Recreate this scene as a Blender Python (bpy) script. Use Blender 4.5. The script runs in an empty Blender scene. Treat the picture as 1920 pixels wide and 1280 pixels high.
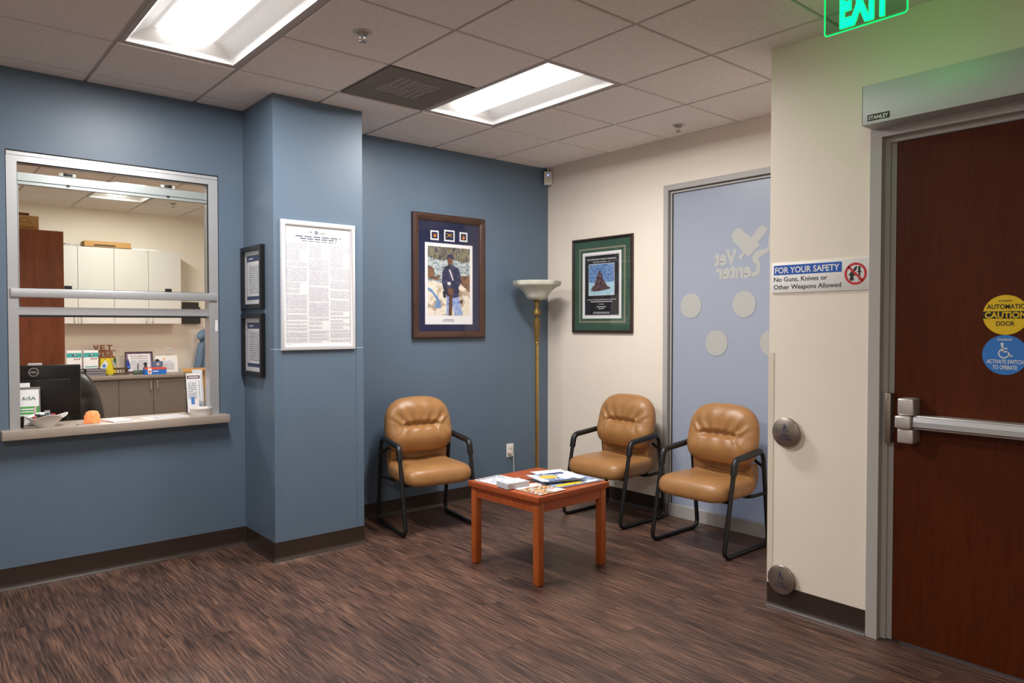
import bpy, bmesh, math, random
from mathutils import Vector, Matrix
random.seed(7)
sc = bpy.context.scene
C = sc.collection
R = math.radians

# ------------------------------------------------------------------ camera, world, exposure
cam_d = bpy.data.cameras.new('camera')
cam = bpy.data.objects.new('camera', cam_d)
C.objects.link(cam)
cam_d.sensor_width = 36.0
cam_d.lens = 36.0 * 1361.1 / 1920.0
cam_d.clip_start = 0.05
cam.location = (0, 0, 1.468)
cam.rotation_euler = (R(90 - 1.283), 0, -0.7028)
sc.camera = cam
sc.view_settings.view_transform = 'Standard'
sc.view_settings.look = 'None'
sc.view_settings.gamma = 1.0
sc.view_settings.use_curve_mapping = False
sc.view_settings.exposure = 1.15
w = bpy.data.worlds.new('world')
sc.world = w
w.use_nodes = True
w.node_tree.nodes['Background'].inputs[0].default_value = (0.78, 0.86, 1.0, 1)
w.node_tree.nodes['Background'].inputs[1].default_value = 0.42
LAMP_W = 25.0        # light given off by each fluorescent fixture
LAMP_OFFICE_W = 20.0
LAMP = 1.8           # glow of the diffuser skin

# ------------------------------------------------------------------ room measures
H = 2.89             # ceiling
Y0 = 4.866           # blue back wall
XW = 4.553           # cream right wall (far)
XN = 3.4815          # cream right wall (near, with the door)
YN = 2.027           # its end corner
XL, YR = -2.4, -2.3  # left and rear walls, out of view
CX0, CX1, CY = 1.7724, 2.383, 4.3606   # blue column
YB = 10.1            # back wall of the office behind the window
OX0, OX1 = -1.5, 4.0
TOP = H + 0.16

# ------------------------------------------------------------------ helpers
def lin(c):
    def f(v):
        v /= 255.0
        return v / 12.92 if v <= 0.04045 else ((v + 0.055) / 1.055) ** 2.4
    return (f(c[0]), f(c[1]), f(c[2]), 1.0)

def mat(name, col, rough=0.5, metal=0.0, spec=0.5, var=0.0, vscale=8.0, vstretch=(1, 1, 1),
        bump=0.0, bscale=200.0, emit=0.0, emitcol=None, trans=0.0, coat=0.0, sss=0.0, col2=None, world=False):
    m = bpy.data.materials.new(name)
    m.use_nodes = True
    nt = m.node_tree
    b = nt.nodes['Principled BSDF']
    c = lin(col)
    b.inputs['Base Color'].default_value = c
    b.inputs['Roughness'].default_value = rough
    b.inputs['Metallic'].default_value = metal
    b.inputs['Specular IOR Level'].default_value = spec
    b.inputs['Transmission Weight'].default_value = trans
    b.inputs['Coat Weight'].default_value = coat
    if sss:
        b.inputs['Subsurface Weight'].default_value = sss
        b.inputs['Subsurface Radius'].default_value = (0.03, 0.02, 0.01)
    if emit:
        b.inputs['Emission Color'].default_value = lin(emitcol or col)
        b.inputs['Emission Strength'].default_value = emit
    if var or bump:
        if world:
            g = nt.nodes.new('ShaderNodeNewGeometry'); src = g.outputs['Position']
        else:
            g = nt.nodes.new('ShaderNodeTexCoord'); src = g.outputs['Object']
        mp = nt.nodes.new('ShaderNodeMapping')
        mp.inputs['Scale'].default_value = vstretch
        nt.links.new(src, mp.inputs['Vector'])
    if var:
        n = nt.nodes.new('ShaderNodeTexNoise')
        n.inputs['Scale'].default_value = vscale
        n.inputs['Detail'].default_value = 5
        nt.links.new(mp.outputs[0], n.inputs['Vector'])
        r = nt.nodes.new('ShaderNodeValToRGB')
        r.color_ramp.elements[0].position = 0.3
        r.color_ramp.elements[1].position = 0.7
        if col2:
            r.color_ramp.elements[0].color = lin(col2)
            r.color_ramp.elements[1].color = c
        else:
            r.color_ramp.elements[0].color = tuple(v * (1 - var) for v in c[:3]) + (1,)
            r.color_ramp.elements[1].color = tuple(min(1, v * (1 + var)) for v in c[:3]) + (1,)
        nt.links.new(n.outputs['Fac'], r.inputs['Fac'])
        nt.links.new(r.outputs['Color'], b.inputs['Base Color'])
    if bump:
        n2 = nt.nodes.new('ShaderNodeTexNoise')
        n2.inputs['Scale'].default_value = bscale
        n2.inputs['Detail'].default_value = 3
        nt.links.new(mp.outputs[0], n2.inputs['Vector'])
        bp = nt.nodes.new('ShaderNodeBump')
        bp.inputs['Strength'].default_value = bump
        bp.inputs['Distance'].default_value = 0.002
        nt.links.new(n2.outputs['Fac'], bp.inputs['Height'])
        nt.links.new(bp.outputs['Normal'], b.inputs['Normal'])
    return m

def glass_mat(name, tint=(255, 255, 255), refl=1.0, rough=0.02):
    m = bpy.data.materials.new(name)
    m.use_nodes = True
    nt = m.node_tree
    nt.nodes.remove(nt.nodes['Principled BSDF'])
    out = nt.nodes['Material Output']
    t = nt.nodes.new('ShaderNodeBsdfTransparent'); t.inputs[0].default_value = lin(tint)
    g = nt.nodes.new('ShaderNodeBsdfGlossy'); g.inputs['Roughness'].default_value = rough
    lw = nt.nodes.new('ShaderNodeLayerWeight'); lw.inputs[0].default_value = 0.5
    pw5 = nt.nodes.new('ShaderNodeMath'); pw5.operation = 'POWER'; pw5.inputs[1].default_value = 5.0
    mul = nt.nodes.new('ShaderNodeMath'); mul.operation = 'MULTIPLY_ADD'; mul.inputs[1].default_value = 0.96 * refl; mul.inputs[2].default_value = 0.04 * refl
    nt.links.new(lw.outputs['Facing'], pw5.inputs[0])
    mx = nt.nodes.new('ShaderNodeMixShader')
    nt.links.new(pw5.outputs[0], mul.inputs[0])
    nt.links.new(mul.outputs[0], mx.inputs[0])
    nt.links.new(t.outputs[0], mx.inputs[1]); nt.links.new(g.outputs[0], mx.inputs[2])
    nt.links.new(mx.outputs[0], out.inputs[0])
    return m

class MB:
    """collects geometry for ONE mesh object"""
    def __init__(s):
        s.v, s.f, s.m = [], [], []
    def add(s, vs, fs, mi=0):
        o = len(s.v)
        s.v += [tuple(v) for v in vs]
        s.f += [tuple(i + o for i in f) for f in fs]
        s.m += [mi] * len(fs)
        return s
    def box(s, x0, x1, y0, y1, z0, z1, mi=0):
        vs = [(x, y, z) for z in (z0, z1) for y in (y0, y1) for x in (x0, x1)]
        return s.add(vs, [(0, 2, 3, 1), (4, 5, 7, 6), (0, 1, 5, 4), (2, 6, 7, 3), (0, 4, 6, 2), (1, 3, 7, 5)], mi)
    def rbox(s, x0, x1, y0, y1, z0, z1, r=0.004, seg=2, mi=0, M=None):
        bm = bmesh.new()
        bmesh.ops.create_cube(bm, size=1)
        for v in bm.verts:
            v.co = Vector(((x0 + x1) / 2 + v.co.x * (x1 - x0), (y0 + y1) / 2 + v.co.y * (y1 - y0), (z0 + z1) / 2 + v.co.z * (z1 - z0)))
        bmesh.ops.bevel(bm, geom=list(bm.edges), offset=r, segments=seg, profile=0.5, affect='EDGES')
        bm.verts.index_update()
        vs = [(M @ v.co if M else v.co.copy()) for v in bm.verts]
        s.add(vs, [[v.index for v in f.verts] for f in bm.faces], mi)
        bm.free()
        return s
    def cyl(s, p0, p1, r0, r1=None, n=20, mi=0, caps=True):
        return s.tube([p0, p1], [r0, r0 if r1 is None else r1], n=n, mi=mi, caps=caps)
    def tube(s, path, r, n=12, closed=False, mi=0, caps=True, ry=None, ref=(0, 0, 1)):
        P = [Vector(p) for p in path]
        k = len(P)
        rs = r if isinstance(r, (list, tuple)) else [r] * k
        rys = [x if ry is None else ry for x in rs]
        vs = []
        ref = Vector(ref)
        for i in range(k):
            if closed:
                t = (P[(i + 1) % k] - P[i - 1]).normalized()
            else:
                t = (P[min(i + 1, k - 1)] - P[max(i - 1, 0)]).normalized()
            a = ref if abs(t.dot(ref)) < 0.95 else Vector((1, 0, 0)) if abs(t.x) < 0.9 else Vector((0, 1, 0))
            u = t.cross(a).normalized()
            w_ = u.cross(t).normalized()
            for j in range(n):
                an = 2 * math.pi * j / n
                vs.append(P[i] + u * (math.cos(an) * rs[i]) + w_ * (math.sin(an) * rys[i]))
        fs = []
        for i in range(k if closed else k - 1):
            for j in range(n):
                a, b = i * n + j, i * n + (j + 1) % n
                c_, d = ((i + 1) % k) * n + (j + 1) % n, ((i + 1) % k) * n + j
                fs.append((a, b, c_, d))
        if caps and not closed:
            fs.append(tuple(reversed(range(n)))); fs.append(tuple(range((k - 1) * n, k * n)))
        return s.add(vs, fs, mi)
    def lathe(s, prof, n=32, c=(0, 0, 0), mi=0, fn=None):
        vs, fs = [], []
        for (r, z) in prof:
            for j in range(n):
                a = 2 * math.pi * j / n
                rr = r * (fn(a, z) if fn else 1)
                vs.append((c[0] + rr * math.cos(a), c[1] + rr * math.sin(a), c[2] + z))
        for i in range(len(prof) - 1):
            for j in range(n):
                fs.append((i * n + j, i * n + (j + 1) % n, (i + 1) * n + (j + 1) % n, (i + 1) * n + j))
        if prof[0][0] > 1e-6: fs.append(tuple(reversed(range(n))))
        if prof[-1][0] > 1e-6: fs.append(tuple(range((len(prof) - 1) * n, len(prof) * n)))
        return s.add(vs, fs, mi)
    def prism(s, poly, y0, y1, mi=0):
        """polygon in x,z extruded along y"""
        n = len(poly)
        vs = [(p[0], y0, p[1]) for p in poly] + [(p[0], y1, p[1]) for p in poly]
        fs = [tuple(range(n)), tuple(reversed(range(n, 2 * n)))]
        fs += [((i + 1) % n, i, n + i, n + (i + 1) % n) for i in range(n)]
        return s.add(vs, fs, mi)
    def sweep(s, x0, x1, z0, z1, prof, mi=0, closed=False):
        """profile of (inset, y) swept around a rectangle in x,z with mitred corners"""
        vs, fs = [], []
        for (d, y) in prof:
            vs += [(x0 + d, y, z0 + d), (x1 - d, y, z0 + d), (x1 - d, y, z1 - d), (x0 + d, y, z1 - d)]
        k = len(prof)
        for i in range(k if closed else k - 1):
            for j in range(4):
                a, b = i * 4 + j, i * 4 + (j + 1) % 4
                q = (i + 1) % k
                fs.append((a, b, q * 4 + (j + 1) % 4, q * 4 + j))
        return s.add(vs, fs, mi)
    def xf(s, M):
        s.v = [tuple(M @ Vector(v)) for v in s.v]
        return s
    def build(s, name, mats, parent=None, sharp=35, loc=None, rot=None, recalc=True):
        me = bpy.data.meshes.new(name)
        me.from_pydata(s.v, [], s.f)
        for m in (mats if isinstance(mats, (list, tuple)) else [mats]):
            me.materials.append(m)
        me.polygons.foreach_set('material_index', s.m)
        me.update()
        if recalc:
            bm = bmesh.new(); bm.from_mesh(me)
            bmesh.ops.recalc_face_normals(bm, faces=list(bm.faces))
            bm.to_mesh(me); bm.free()
        if sharp:
            me.shade_smooth(); me.set_sharp_from_angle(angle=R(sharp))
        o = bpy.data.objects.new(name, me)
        C.objects.link(o)
        if parent: o.parent = parent
        if loc: o.location = loc
        if rot: o.rotation_euler = rot
        return o

def thing(name, label, cat, loc=(0, 0, 0), rz=0.0, group=None, kind=None):
    o = bpy.data.objects.new(name, None)
    C.objects.link(o)
    o.empty_display_size = 0.05
    o.location = loc; o.rotation_euler = (0, 0, rz)
    return tag(o, label, cat, group, kind)

def tag(o, label, cat, group=None, kind=None):
    o['label'] = label; o['category'] = cat
    if group: o['group'] = group
    if kind: o['kind'] = kind
    return o

def copy_tree(o, parent=None):
    c = o.copy(); C.objects.link(c)
    if parent: c.parent = parent
    for ch in list(o.children): copy_tree(ch, c)
    return c

def fillet(pts, r, n=5, closed=False):
    P = [Vector(p) for p in pts]; k = len(P); out = []
    for i in range(k):
        if not closed and i in (0, k - 1):
            out.append(P[i]); continue
        a, b, c_ = P[i - 1], P[i], P[(i + 1) % k]
        u, v = (a - b), (c_ - b)
        d = min(r, u.length * 0.45, v.length * 0.45)
        s0, s1 = b + u.normalized() * d, b + v.normalized() * d
        for j in range(n + 1):
            t = j / n
            out.append(s0 * (1 - t) ** 2 + b * 2 * t * (1 - t) + s1 * t * t)
    return out

# ---- lettering: text turned to flat mesh, in x,z, reading from -y
_tc = {}
def text_mesh(s, bold=0.0):
    key = (s, bold)
    if key in _tc: return _tc[key]
    cu = bpy.data.curves.new('lettering', 'FONT')
    cu.body = s; cu.size = 1.0; cu.offset = bold; cu.resolution_u = 3
    ob = bpy.data.objects.new('lettering', cu)
    C.objects.link(ob)
    dg = bpy.context.evaluated_depsgraph_get()
    me = bpy.data.meshes.new_from_object(ob.evaluated_get(dg))
    vs = [(v.co.x, v.co.y) for v in me.vertices]
    fs = [tuple(p.vertices) for p in me.polygons]
    bpy.data.objects.remove(ob); bpy.data.curves.remove(cu); bpy.data.meshes.remove(me)
    _tc[key] = (vs, fs)
    return _tc[key]
CAP = 0.729

class Art:
    """flat print: polygons, strokes and lettering in x,z, layered towards -y"""
    def __init__(s, step=0.0004):
        s.mb = MB(); s.mats = []; s.step = step
    def mi(s, m):
        if m not in s.mats: s.mats.append(m)
        return s.mats.index(m)
    def poly(s, pts, m, L=1):
        s.mb.add([(p[0], -L * s.step, p[1]) for p in pts], [tuple(range(len(pts)))], s.mi(m)); return s
    def rect(s, x0, x1, z0, z1, m, L=1):
        return s.poly([(x0, z0), (x1, z0), (x1, z1), (x0, z1)], m, L)
    def disc(s, cx, cz, r, m, L=1, n=32, rz=None):
        rz = rz or r
        return s.poly([(cx + r * math.cos(2 * math.pi * i / n), cz + rz * math.sin(2 * math.pi * i / n)) for i in range(n)], m, L)
    def ring(s, cx, cz, r0, r1, m, L=1, n=40, a0=0, a1=360):
        vs, fs = [], []
        for i in range(n + 1):
            a = R(a0 + (a1 - a0) * i / n)
            for r in (r0, r1): vs.append((cx + r * math.cos(a), -L * s.step, cz + r * math.sin(a)))
        for i in range(n): fs.append((2 * i, 2 * i + 1, 2 * i + 3, 2 * i + 2))
        s.mb.add(vs, fs, s.mi(m)); return s
    def stroke(s, pts, wd, m, L=1):
        for a, b in zip(pts[:-1], pts[1:]):
            d = Vector((b[0] - a[0], b[1] - a[1]))
            n = Vector((-d.y, d.x)).normalized() * wd / 2
            e = d.normalized() * wd * 0.3
            s.poly([(a[0] - e.x + n.x, a[1] - e.y + n.y), (a[0] - e.x - n.x, a[1] - e.y - n.y), (b[0] + e.x - n.x, b[1] + e.y - n.y), (b[0] + e.x + n.x, b[1] + e.y + n.y)], m, L)
        return s
    def text(s, t, x, z, h, m, L=2, wd=None, align='L', bold=0.0, shear=0.0, mirror=False):
        vs, fs = text_mesh(t, bold)
        x0 = min(v[0] for v in vs); x1 = max(v[0] for v in vs)
        k = h / CAP
        kx = wd / (x1 - x0) if wd else k
        W = (x1 - x0) * kx
        ox = {'L': 0, 'C': -W / 2, 'R': -W}[align]
        out = []
        for v in vs:
            xx = (v[0] - x0) * kx
            if mirror: xx = W - xx
            out.append((x + ox + xx + shear * v[1] * k, -L * s.step, z + v[1] * k))
        s.mb.add(out, fs, s.mi(m)); return s
    def build(s, name, parent, loc=None, rot=None):
        return s.mb.build(name, s.mats, parent, sharp=0, loc=loc, rot=rot, recalc=False)

# ------------------------------------------------------------------ materials
M = {}
M['blue'] = mat('blue_wall_paint', (97, 115, 134), 0.42, spec=0.45, var=0.035, vscale=2.5, bump=0.05, bscale=260, world=True)
M['cream'] = mat('cream_wall_paint', (241, 230, 216), 0.5, spec=0.35, var=0.02, vscale=2.0, bump=0.05, bscale=260, world=True)
M['tile'] = mat('ceiling_tile', (242, 233, 226), 0.95, spec=0.1, var=0.05, vscale=60, bump=0.25, bscale=500, world=True)
M['grid'] = mat('ceiling_grid', (190, 183, 178), 0.6)
M['plenum'] = mat('plenum', (60, 58, 55), 0.9)
M['base'] = mat('brown_vinyl_base', (52, 40, 34), 0.35, spec=0.5, var=0.08, vscale=5)
M['alu'] = mat('anodised_aluminium', (196, 198, 202), 0.38, metal=0.55, var=0.03, vscale=20, vstretch=(1, 1, 30))
M['greyframe'] = mat('grey_painted_metal', (178, 174, 172), 0.45, spec=0.4)
M['black'] = mat('black_powder_coat', (16, 16, 18), 0.42, spec=0.5)
M['blackpl'] = mat('black_plastic', (20, 20, 22), 0.38, spec=0.5, bump=0.1, bscale=900)
M['rubber'] = mat('black_rubber', (12, 12, 12), 0.7)
M['leather'] = mat('tan_leather', (164, 118, 72), 0.36, spec=0.5, var=0.07, vscale=14, bump=0.22, bscale=420)
M['seam'] = mat('dark_seam', (96, 58, 28), 0.6)
M['blackleather'] = mat('black_leather', (10, 10, 12), 0.3, spec=0.35, bump=0.1, bscale=300)
M['brass'] = mat('antique_brass', (196, 164, 98), 0.26, metal=0.9, var=0.12, vscale=12)
M['brassold'] = mat('carved_brass', (128, 102, 56), 0.42, metal=0.55, var=0.25, vscale=40)
M['frost'] = mat('frosted_shade_glass', (214, 214, 200), 0.35, spec=0.4, sss=0.35, var=0.03, vscale=10)
M['white'] = mat('white_plastic', (232, 230, 226), 0.35)
M['paper'] = mat('white_paper', (236, 235, 236), 0.6, spec=0.2)
M['paper2'] = mat('greyish_paper', (214, 216, 222), 0.6, spec=0.2)
M['ink'] = mat('black_ink', (24, 24, 28), 0.6)
M['inkgrey'] = mat('grey_ink', (140, 140, 150), 0.6)
M['navyink'] = mat('navy_ink', (36, 48, 92), 0.6)
M['signwhite'] = mat('sign_white', (240, 238, 238), 0.4)
M['signblue'] = mat('sign_blue', (22, 88, 186), 0.4)
M['signred'] = mat('sign_red', (200, 30, 44), 0.4)
M['yellow'] = mat('caution_yellow', (236, 196, 8), 0.45)
M['stblue'] = mat('sticker_blue', (46, 124, 208), 0.45)
M['steel'] = mat('brushed_steel', (214, 210, 206), 0.36, metal=0.7, var=0.06, vscale=40, vstretch=(1, 1, 12))
M['platesteel'] = mat('satin_steel_plate', (150, 138, 128), 0.36, metal=0.85, var=0.05, vscale=30)
M['chrome'] = mat('chrome', (215, 215, 215), 0.12, metal=1.0)
M['blackglass'] = mat('dark_gap', (8, 8, 8), 0.6)
M['laminate'] = mat('taupe_laminate', (170, 156, 144), 0.4, spec=0.4, var=0.04, vscale=30)
M['pale'] = mat('pale_cabinet_laminate', (206, 201, 194), 0.45, var=0.015, vscale=6)
M['greylam'] = mat('grey_brown_laminate', (116, 106, 98), 0.5, var=0.1, vscale=20, vstretch=(6, 1, 0.6))
M['counter'] = mat('counter_laminate', (142, 130, 120), 0.4, var=0.05, vscale=40)
M['card'] = mat('cardboard', (190, 146, 92), 0.8, spec=0.15, var=0.05, vscale=12)
M['carddark'] = mat('brown_cardboard', (108, 74, 42), 0.8, spec=0.15)
M['glass'] = glass_mat('clear_glass', (250, 252, 251), 0.45)
M['pictureglass'] = glass_mat('picture_glass', (255, 255, 255), 0.75)
M['acrylic'] = glass_mat('clear_acrylic', (236, 240, 240), 0.6, 0.05)
M['lampdiff'] = mat('lit_diffuser', (255, 252, 248), 0.5, emit=LAMP, emitcol=(255, 250, 245))
M['officediff'] = mat('lit_office_diffuser', (255, 252, 246), 0.5, emit=LAMP, emitcol=(255, 246, 232))
M['reflector'] = mat('white_reflector', (238, 238, 238), 0.5)
M['green_mat'] = mat('green_mat_board', (60, 88, 73), 0.8, spec=0.2, var=0.05, vscale=40)
M['navy_mat'] = mat('navy_mat_board', (27, 32, 66), 0.8, spec=0.2, var=0.06, vscale=30)

def wood(name, dark, light, axis='z', scale=6.0, rough=0.35, stretch=14, fine=1.0, spec=0.45):
    m = bpy.data.materials.new(name); m.use_nodes = True
    nt = m.node_tree; b = nt.nodes['Principled BSDF']
    b.inputs['Roughness'].default_value = rough
    b.inputs['Specular IOR Level'].default_value = spec
    tc = nt.nodes.new('ShaderNodeTexCoord'); mp = nt.nodes.new('ShaderNodeMapping')
    mp.inputs['Scale'].default_value = {'x': (1, stretch, stretch), 'y': (stretch, 1, stretch), 'z': (stretch, stretch, 1)}[axis]
    nt.links.new(tc.outputs['Object'], mp.inputs[0])
    n1 = nt.nodes.new('ShaderNodeTexNoise'); n1.inputs['Scale'].default_value = scale * 0.5; n1.inputs['Detail'].default_value = 6; n1.inputs['Distortion'].default_value = 0.6
    n2 = nt.nodes.new('ShaderNodeTexNoise'); n2.inputs['Scale'].default_value = scale * 3; n2.inputs['Detail'].default_value = 8
    nt.links.new(mp.outputs[0], n1.inputs['Vector']); nt.links.new(mp.outputs[0], n2.inputs['Vector'])
    mx = nt.nodes.new('ShaderNodeMath'); mx.operation = 'ADD'
    k = nt.nodes.new('ShaderNodeMath'); k.operation = 'MULTIPLY'; k.inputs[1].default_value = 0.5 * fine
    nt.links.new(n2.outputs['Fac'], k.inputs[0]); nt.links.new(n1.outputs['Fac'], mx.inputs[0]); nt.links.new(k.outputs[0], mx.inputs[1])
    r = nt.nodes.new('ShaderNodeValToRGB')
    r.color_ramp.elements[0].position = 0.5; r.color_ramp.elements[0].color = lin(dark)
    r.color_ramp.elements[1].position = 0.95; r.color_ramp.elements[1].color = lin(light)
    nt.links.new(mx.outputs[0], r.inputs[0]); nt.links.new(r.outputs[0], b.inputs['Base Color'])
    return m
M['tablewood_x'] = wood('cherry_table_top', (146, 66, 30), (178, 88, 44), 'x', 5, 0.36)
M['tablewood_z'] = wood('cherry_table_leg', (150, 70, 26), (184, 96, 40), 'z', 5, 0.36)
M['doorwood'] = wood('mahogany_door_veneer', (64, 24, 5), (84, 35, 9), 'z', 9, 0.40, 16, 1.6, 0.18)
M['cabwood'] = wood('cherry_cabinet_veneer', (118, 58, 30), (152, 82, 48), 'z', 4, 0.4, 10)
M['framewood'] = wood('dark_walnut_frame', (32, 20, 17), (74, 50, 40), 'z', 10, 0.35, 2, 2.0)
M['framedark'] = mat('dark_mahogany_frame', (48, 30, 26), 0.3, coat=0.3, var=0.15, vscale=20)
M['letterwood'] = mat('stained_letter_wood', (124, 70, 34), 0.5, var=0.15, vscale=30)

def floor_material():
    m = bpy.data.materials.new('wood_look_vinyl'); m.use_nodes = True
    nt = m.node_tree; b = nt.nodes['Principled BSDF']; L = nt.links.new
    g = nt.nodes.new('ShaderNodeNewGeometry'); oi = nt.nodes.new('ShaderNodeObjectInfo')
    off = nt.nodes.new('ShaderNodeVectorMath'); off.operation = 'SCALE'; off.inputs[0].default_value = (3.1, 17.3, 0)
    L(oi.outputs['Random'], off.inputs['Scale'])
    ad = nt.nodes.new('ShaderNodeVectorMath'); ad.operation = 'ADD'
    L(g.outputs['Position'], ad.inputs[0]); L(off.outputs[0], ad.inputs[1])
    def noise(scale, sx, sy, det, dist=0.0):
        mp = nt.nodes.new('ShaderNodeMapping'); mp.inputs['Scale'].default_value = (sx, sy, 1)
        L(ad.outputs[0], mp.inputs[0])
        n = nt.nodes.new('ShaderNodeTexNoise'); n.inputs['Scale'].default_value = scale; n.inputs['Detail'].default_value = det; n.inputs['Distortion'].default_value = dist
        L(mp.outputs[0], n.inputs['Vector']); return n.outputs['Fac']
    big = noise(1.0, 9, 1.6, 4, 0.5)
    # wavy streaks: displace x by a slow noise before the fine grain
    mpw = nt.nodes.new('ShaderNodeMapping'); mpw.inputs['Scale'].default_value = (6, 5, 1); L(ad.outputs[0], mpw.inputs[0])
    nw = nt.nodes.new('ShaderNodeTexNoise'); nw.inputs['Scale'].default_value = 1.0; nw.inputs['Detail'].default_value = 2
    L(mpw.outputs[0], nw.inputs['Vector'])
    sub = nt.nodes.new('ShaderNodeVectorMath'); sub.operation = 'SCALE'; sub.inputs['Scale'].default_value = 0.028
    L(nw.outputs['Color'], sub.inputs[0])
    ad2 = nt.nodes.new('ShaderNodeVectorMath'); ad2.operation = 'ADD'; L(ad.outputs[0], ad2.inputs[0]); L(sub.outputs[0], ad2.inputs[1])
    mpf = nt.nodes.new('ShaderNodeMapping'); mpf.inputs['Scale'].default_value = (105, 4.2, 1); L(ad2.outputs[0], mpf.inputs[0])
    nf = nt.nodes.new('ShaderNodeTexNoise'); nf.inputs['Scale'].default_value = 1.0; nf.inputs['Detail'].default_value = 5; nf.inputs['Roughness'].default_value = 0.6
    L(mpf.outputs[0], nf.inputs['Vector'])
    k1 = nt.nodes.new('ShaderNodeMath'); k1.operation = 'MULTIPLY'; k1.inputs[1].default_value = 0.30; L(big, k1.inputs[0])
    k2 = nt.nodes.new('ShaderNodeMath'); k2.operation = 'MULTIPLY_ADD'; k2.inputs[1].default_value = 0.70; L(nf.outputs['Fac'], k2.inputs[0]); L(k1.outputs[0], k2.inputs[2])
    k3 = nt.nodes.new('ShaderNodeMath'); k3.operation = 'MULTIPLY_ADD'; k3.inputs[1].default_value = 0.02; L(oi.outputs['Random'], k3.inputs[0]); L(k2.outputs[0], k3.inputs[2])
    r = nt.nodes.new('ShaderNodeValToRGB')
    e = r.color_ramp.elements
    e[0].position = 0.36; e[0].color = lin((40, 29, 27))
    e[1].position = 0.68; e[1].color = lin((136, 102, 83))
    x = e.new(0.46); x.color = lin((68, 49, 42))
    x = e.new(0.54); x.color = lin((95, 69, 57))
    L(k3.outputs[0], r.inputs[0]); L(r.outputs[0], b.inputs['Base Color'])
    b.inputs['Roughness'].default_value = 0.42
    b.inputs['Specular IOR Level'].default_value = 0.45
    bp = nt.nodes.new('ShaderNodeBump'); bp.inputs['Strength'].default_value = 0.12; bp.inputs['Distance'].default_value = 0.001
    L(nf.outputs['Fac'], bp.inputs['Height']); L(bp.outputs[0], b.inputs['Normal'])
    return m
M['floor'] = floor_material()

def print_lines(name, paper, ink, rows, seed=0.0, dens=0.42, cols=90):
    """rows of tiny illegible print, as ink on paper"""
    m = bpy.data.materials.new(name); m.use_nodes = True
    nt = m.node_tree; b = nt.nodes['Principled BSDF']; L = nt.links.new
    b.inputs['Roughness'].default_value = 0.6; b.inputs['Specular IOR Level'].default_value = 0.2
    tc = nt.nodes.new('ShaderNodeTexCoord'); sp = nt.nodes.new('ShaderNodeSeparateXYZ'); L(tc.outputs['Object'], sp.inputs[0])
    def mth(op, a, v=None, c=None):
        n = nt.nodes.new('ShaderNodeMath'); n.operation = op
        L(a, n.inputs[0])
        if v is not None:
            if isinstance(v, float): n.inputs[1].default_value = v
            else: L(v, n.inputs[1])
        return n.outputs[0]
    rz = mth('MULTIPLY', sp.outputs['Z'], float(rows))
    fr = mth('FRACT', rz); fl = mth('FLOOR', rz)
    on = mth('LESS_THAN', fr, 0.55)
    cb = nt.nodes.new('ShaderNodeCombineXYZ')
    L(mth('MULTIPLY', sp.outputs['X'], float(cols)), cb.inputs[0]); L(mth('MULTIPLY', fl, 7.31), cb.inputs[1]); cb.inputs[2].default_value = seed
    n = nt.nodes.new('ShaderNodeTexNoise'); n.inputs['Scale'].default_value = 1.0; n.inputs['Detail'].default_value = 2
    L(cb.outputs[0], n.inputs['Vector'])
    wd = mth('GREATER_THAN', n.outputs['Fac'], dens)
    a = mth('MULTIPLY', on, wd)
    mx = nt.nodes.new('ShaderNodeMix'); mx.data_type = 'RGBA'
    L(a, mx.inputs['Factor']); mx.inputs[6].default_value = lin(paper); mx.inputs[7].default_value = lin(ink)
    L(mx.outputs[2], b.inputs['Base Color'])
    return m
M['fine'] = print_lines('fine_print', (238, 237, 240), (165, 165, 178), 190, cols=260)
M['lines'] = print_lines('printed_lines', (238, 238, 240), (150, 152, 165), 80, 3.0, 0.4, 140)

def blotch(name, cols, scale=30, stretch=(1, 1, 1)):
    """printed picture area: patches of several inks"""
    m = bpy.data.materials.new(name); m.use_nodes = True
    nt = m.node_tree; b = nt.nodes['Principled BSDF']; L = nt.links.new
    b.inputs['Roughness'].default_value = 0.4; b.inputs['Specular IOR Level'].default_value = 0.3
    tc = nt.nodes.new('ShaderNodeTexCoord'); mp = nt.nodes.new('ShaderNodeMapping'); mp.inputs['Scale'].default_value = stretch
    L(tc.outputs['Object'], mp.inputs[0])
    n = nt.nodes.new('ShaderNodeTexNoise'); n.inputs['Scale'].default_value = scale; n.inputs['Detail'].default_value = 4
    L(mp.outputs[0], n.inputs['Vector'])
    r = nt.nodes.new('ShaderNodeValToRGB')
    e = r.color_ramp.elements
    k = len(cols)
    e[0].position = 0.3; e[0].color = lin(cols[0])
    e[1].position = 0.7; e[1].color = lin(cols[-1])
    for i in range(1, k - 1):
        q = e.new(0.3 + 0.4 * i / (k - 1)); q.color = lin(cols[i])
    L(n.outputs['Fac'], r.inputs[0]); L(r.outputs[0], b.inputs['Base Color'])
    return m

# ================================================================== THE SETTING
def struct(o, label, cat):
    return tag(o, label, cat, kind='structure')

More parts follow.
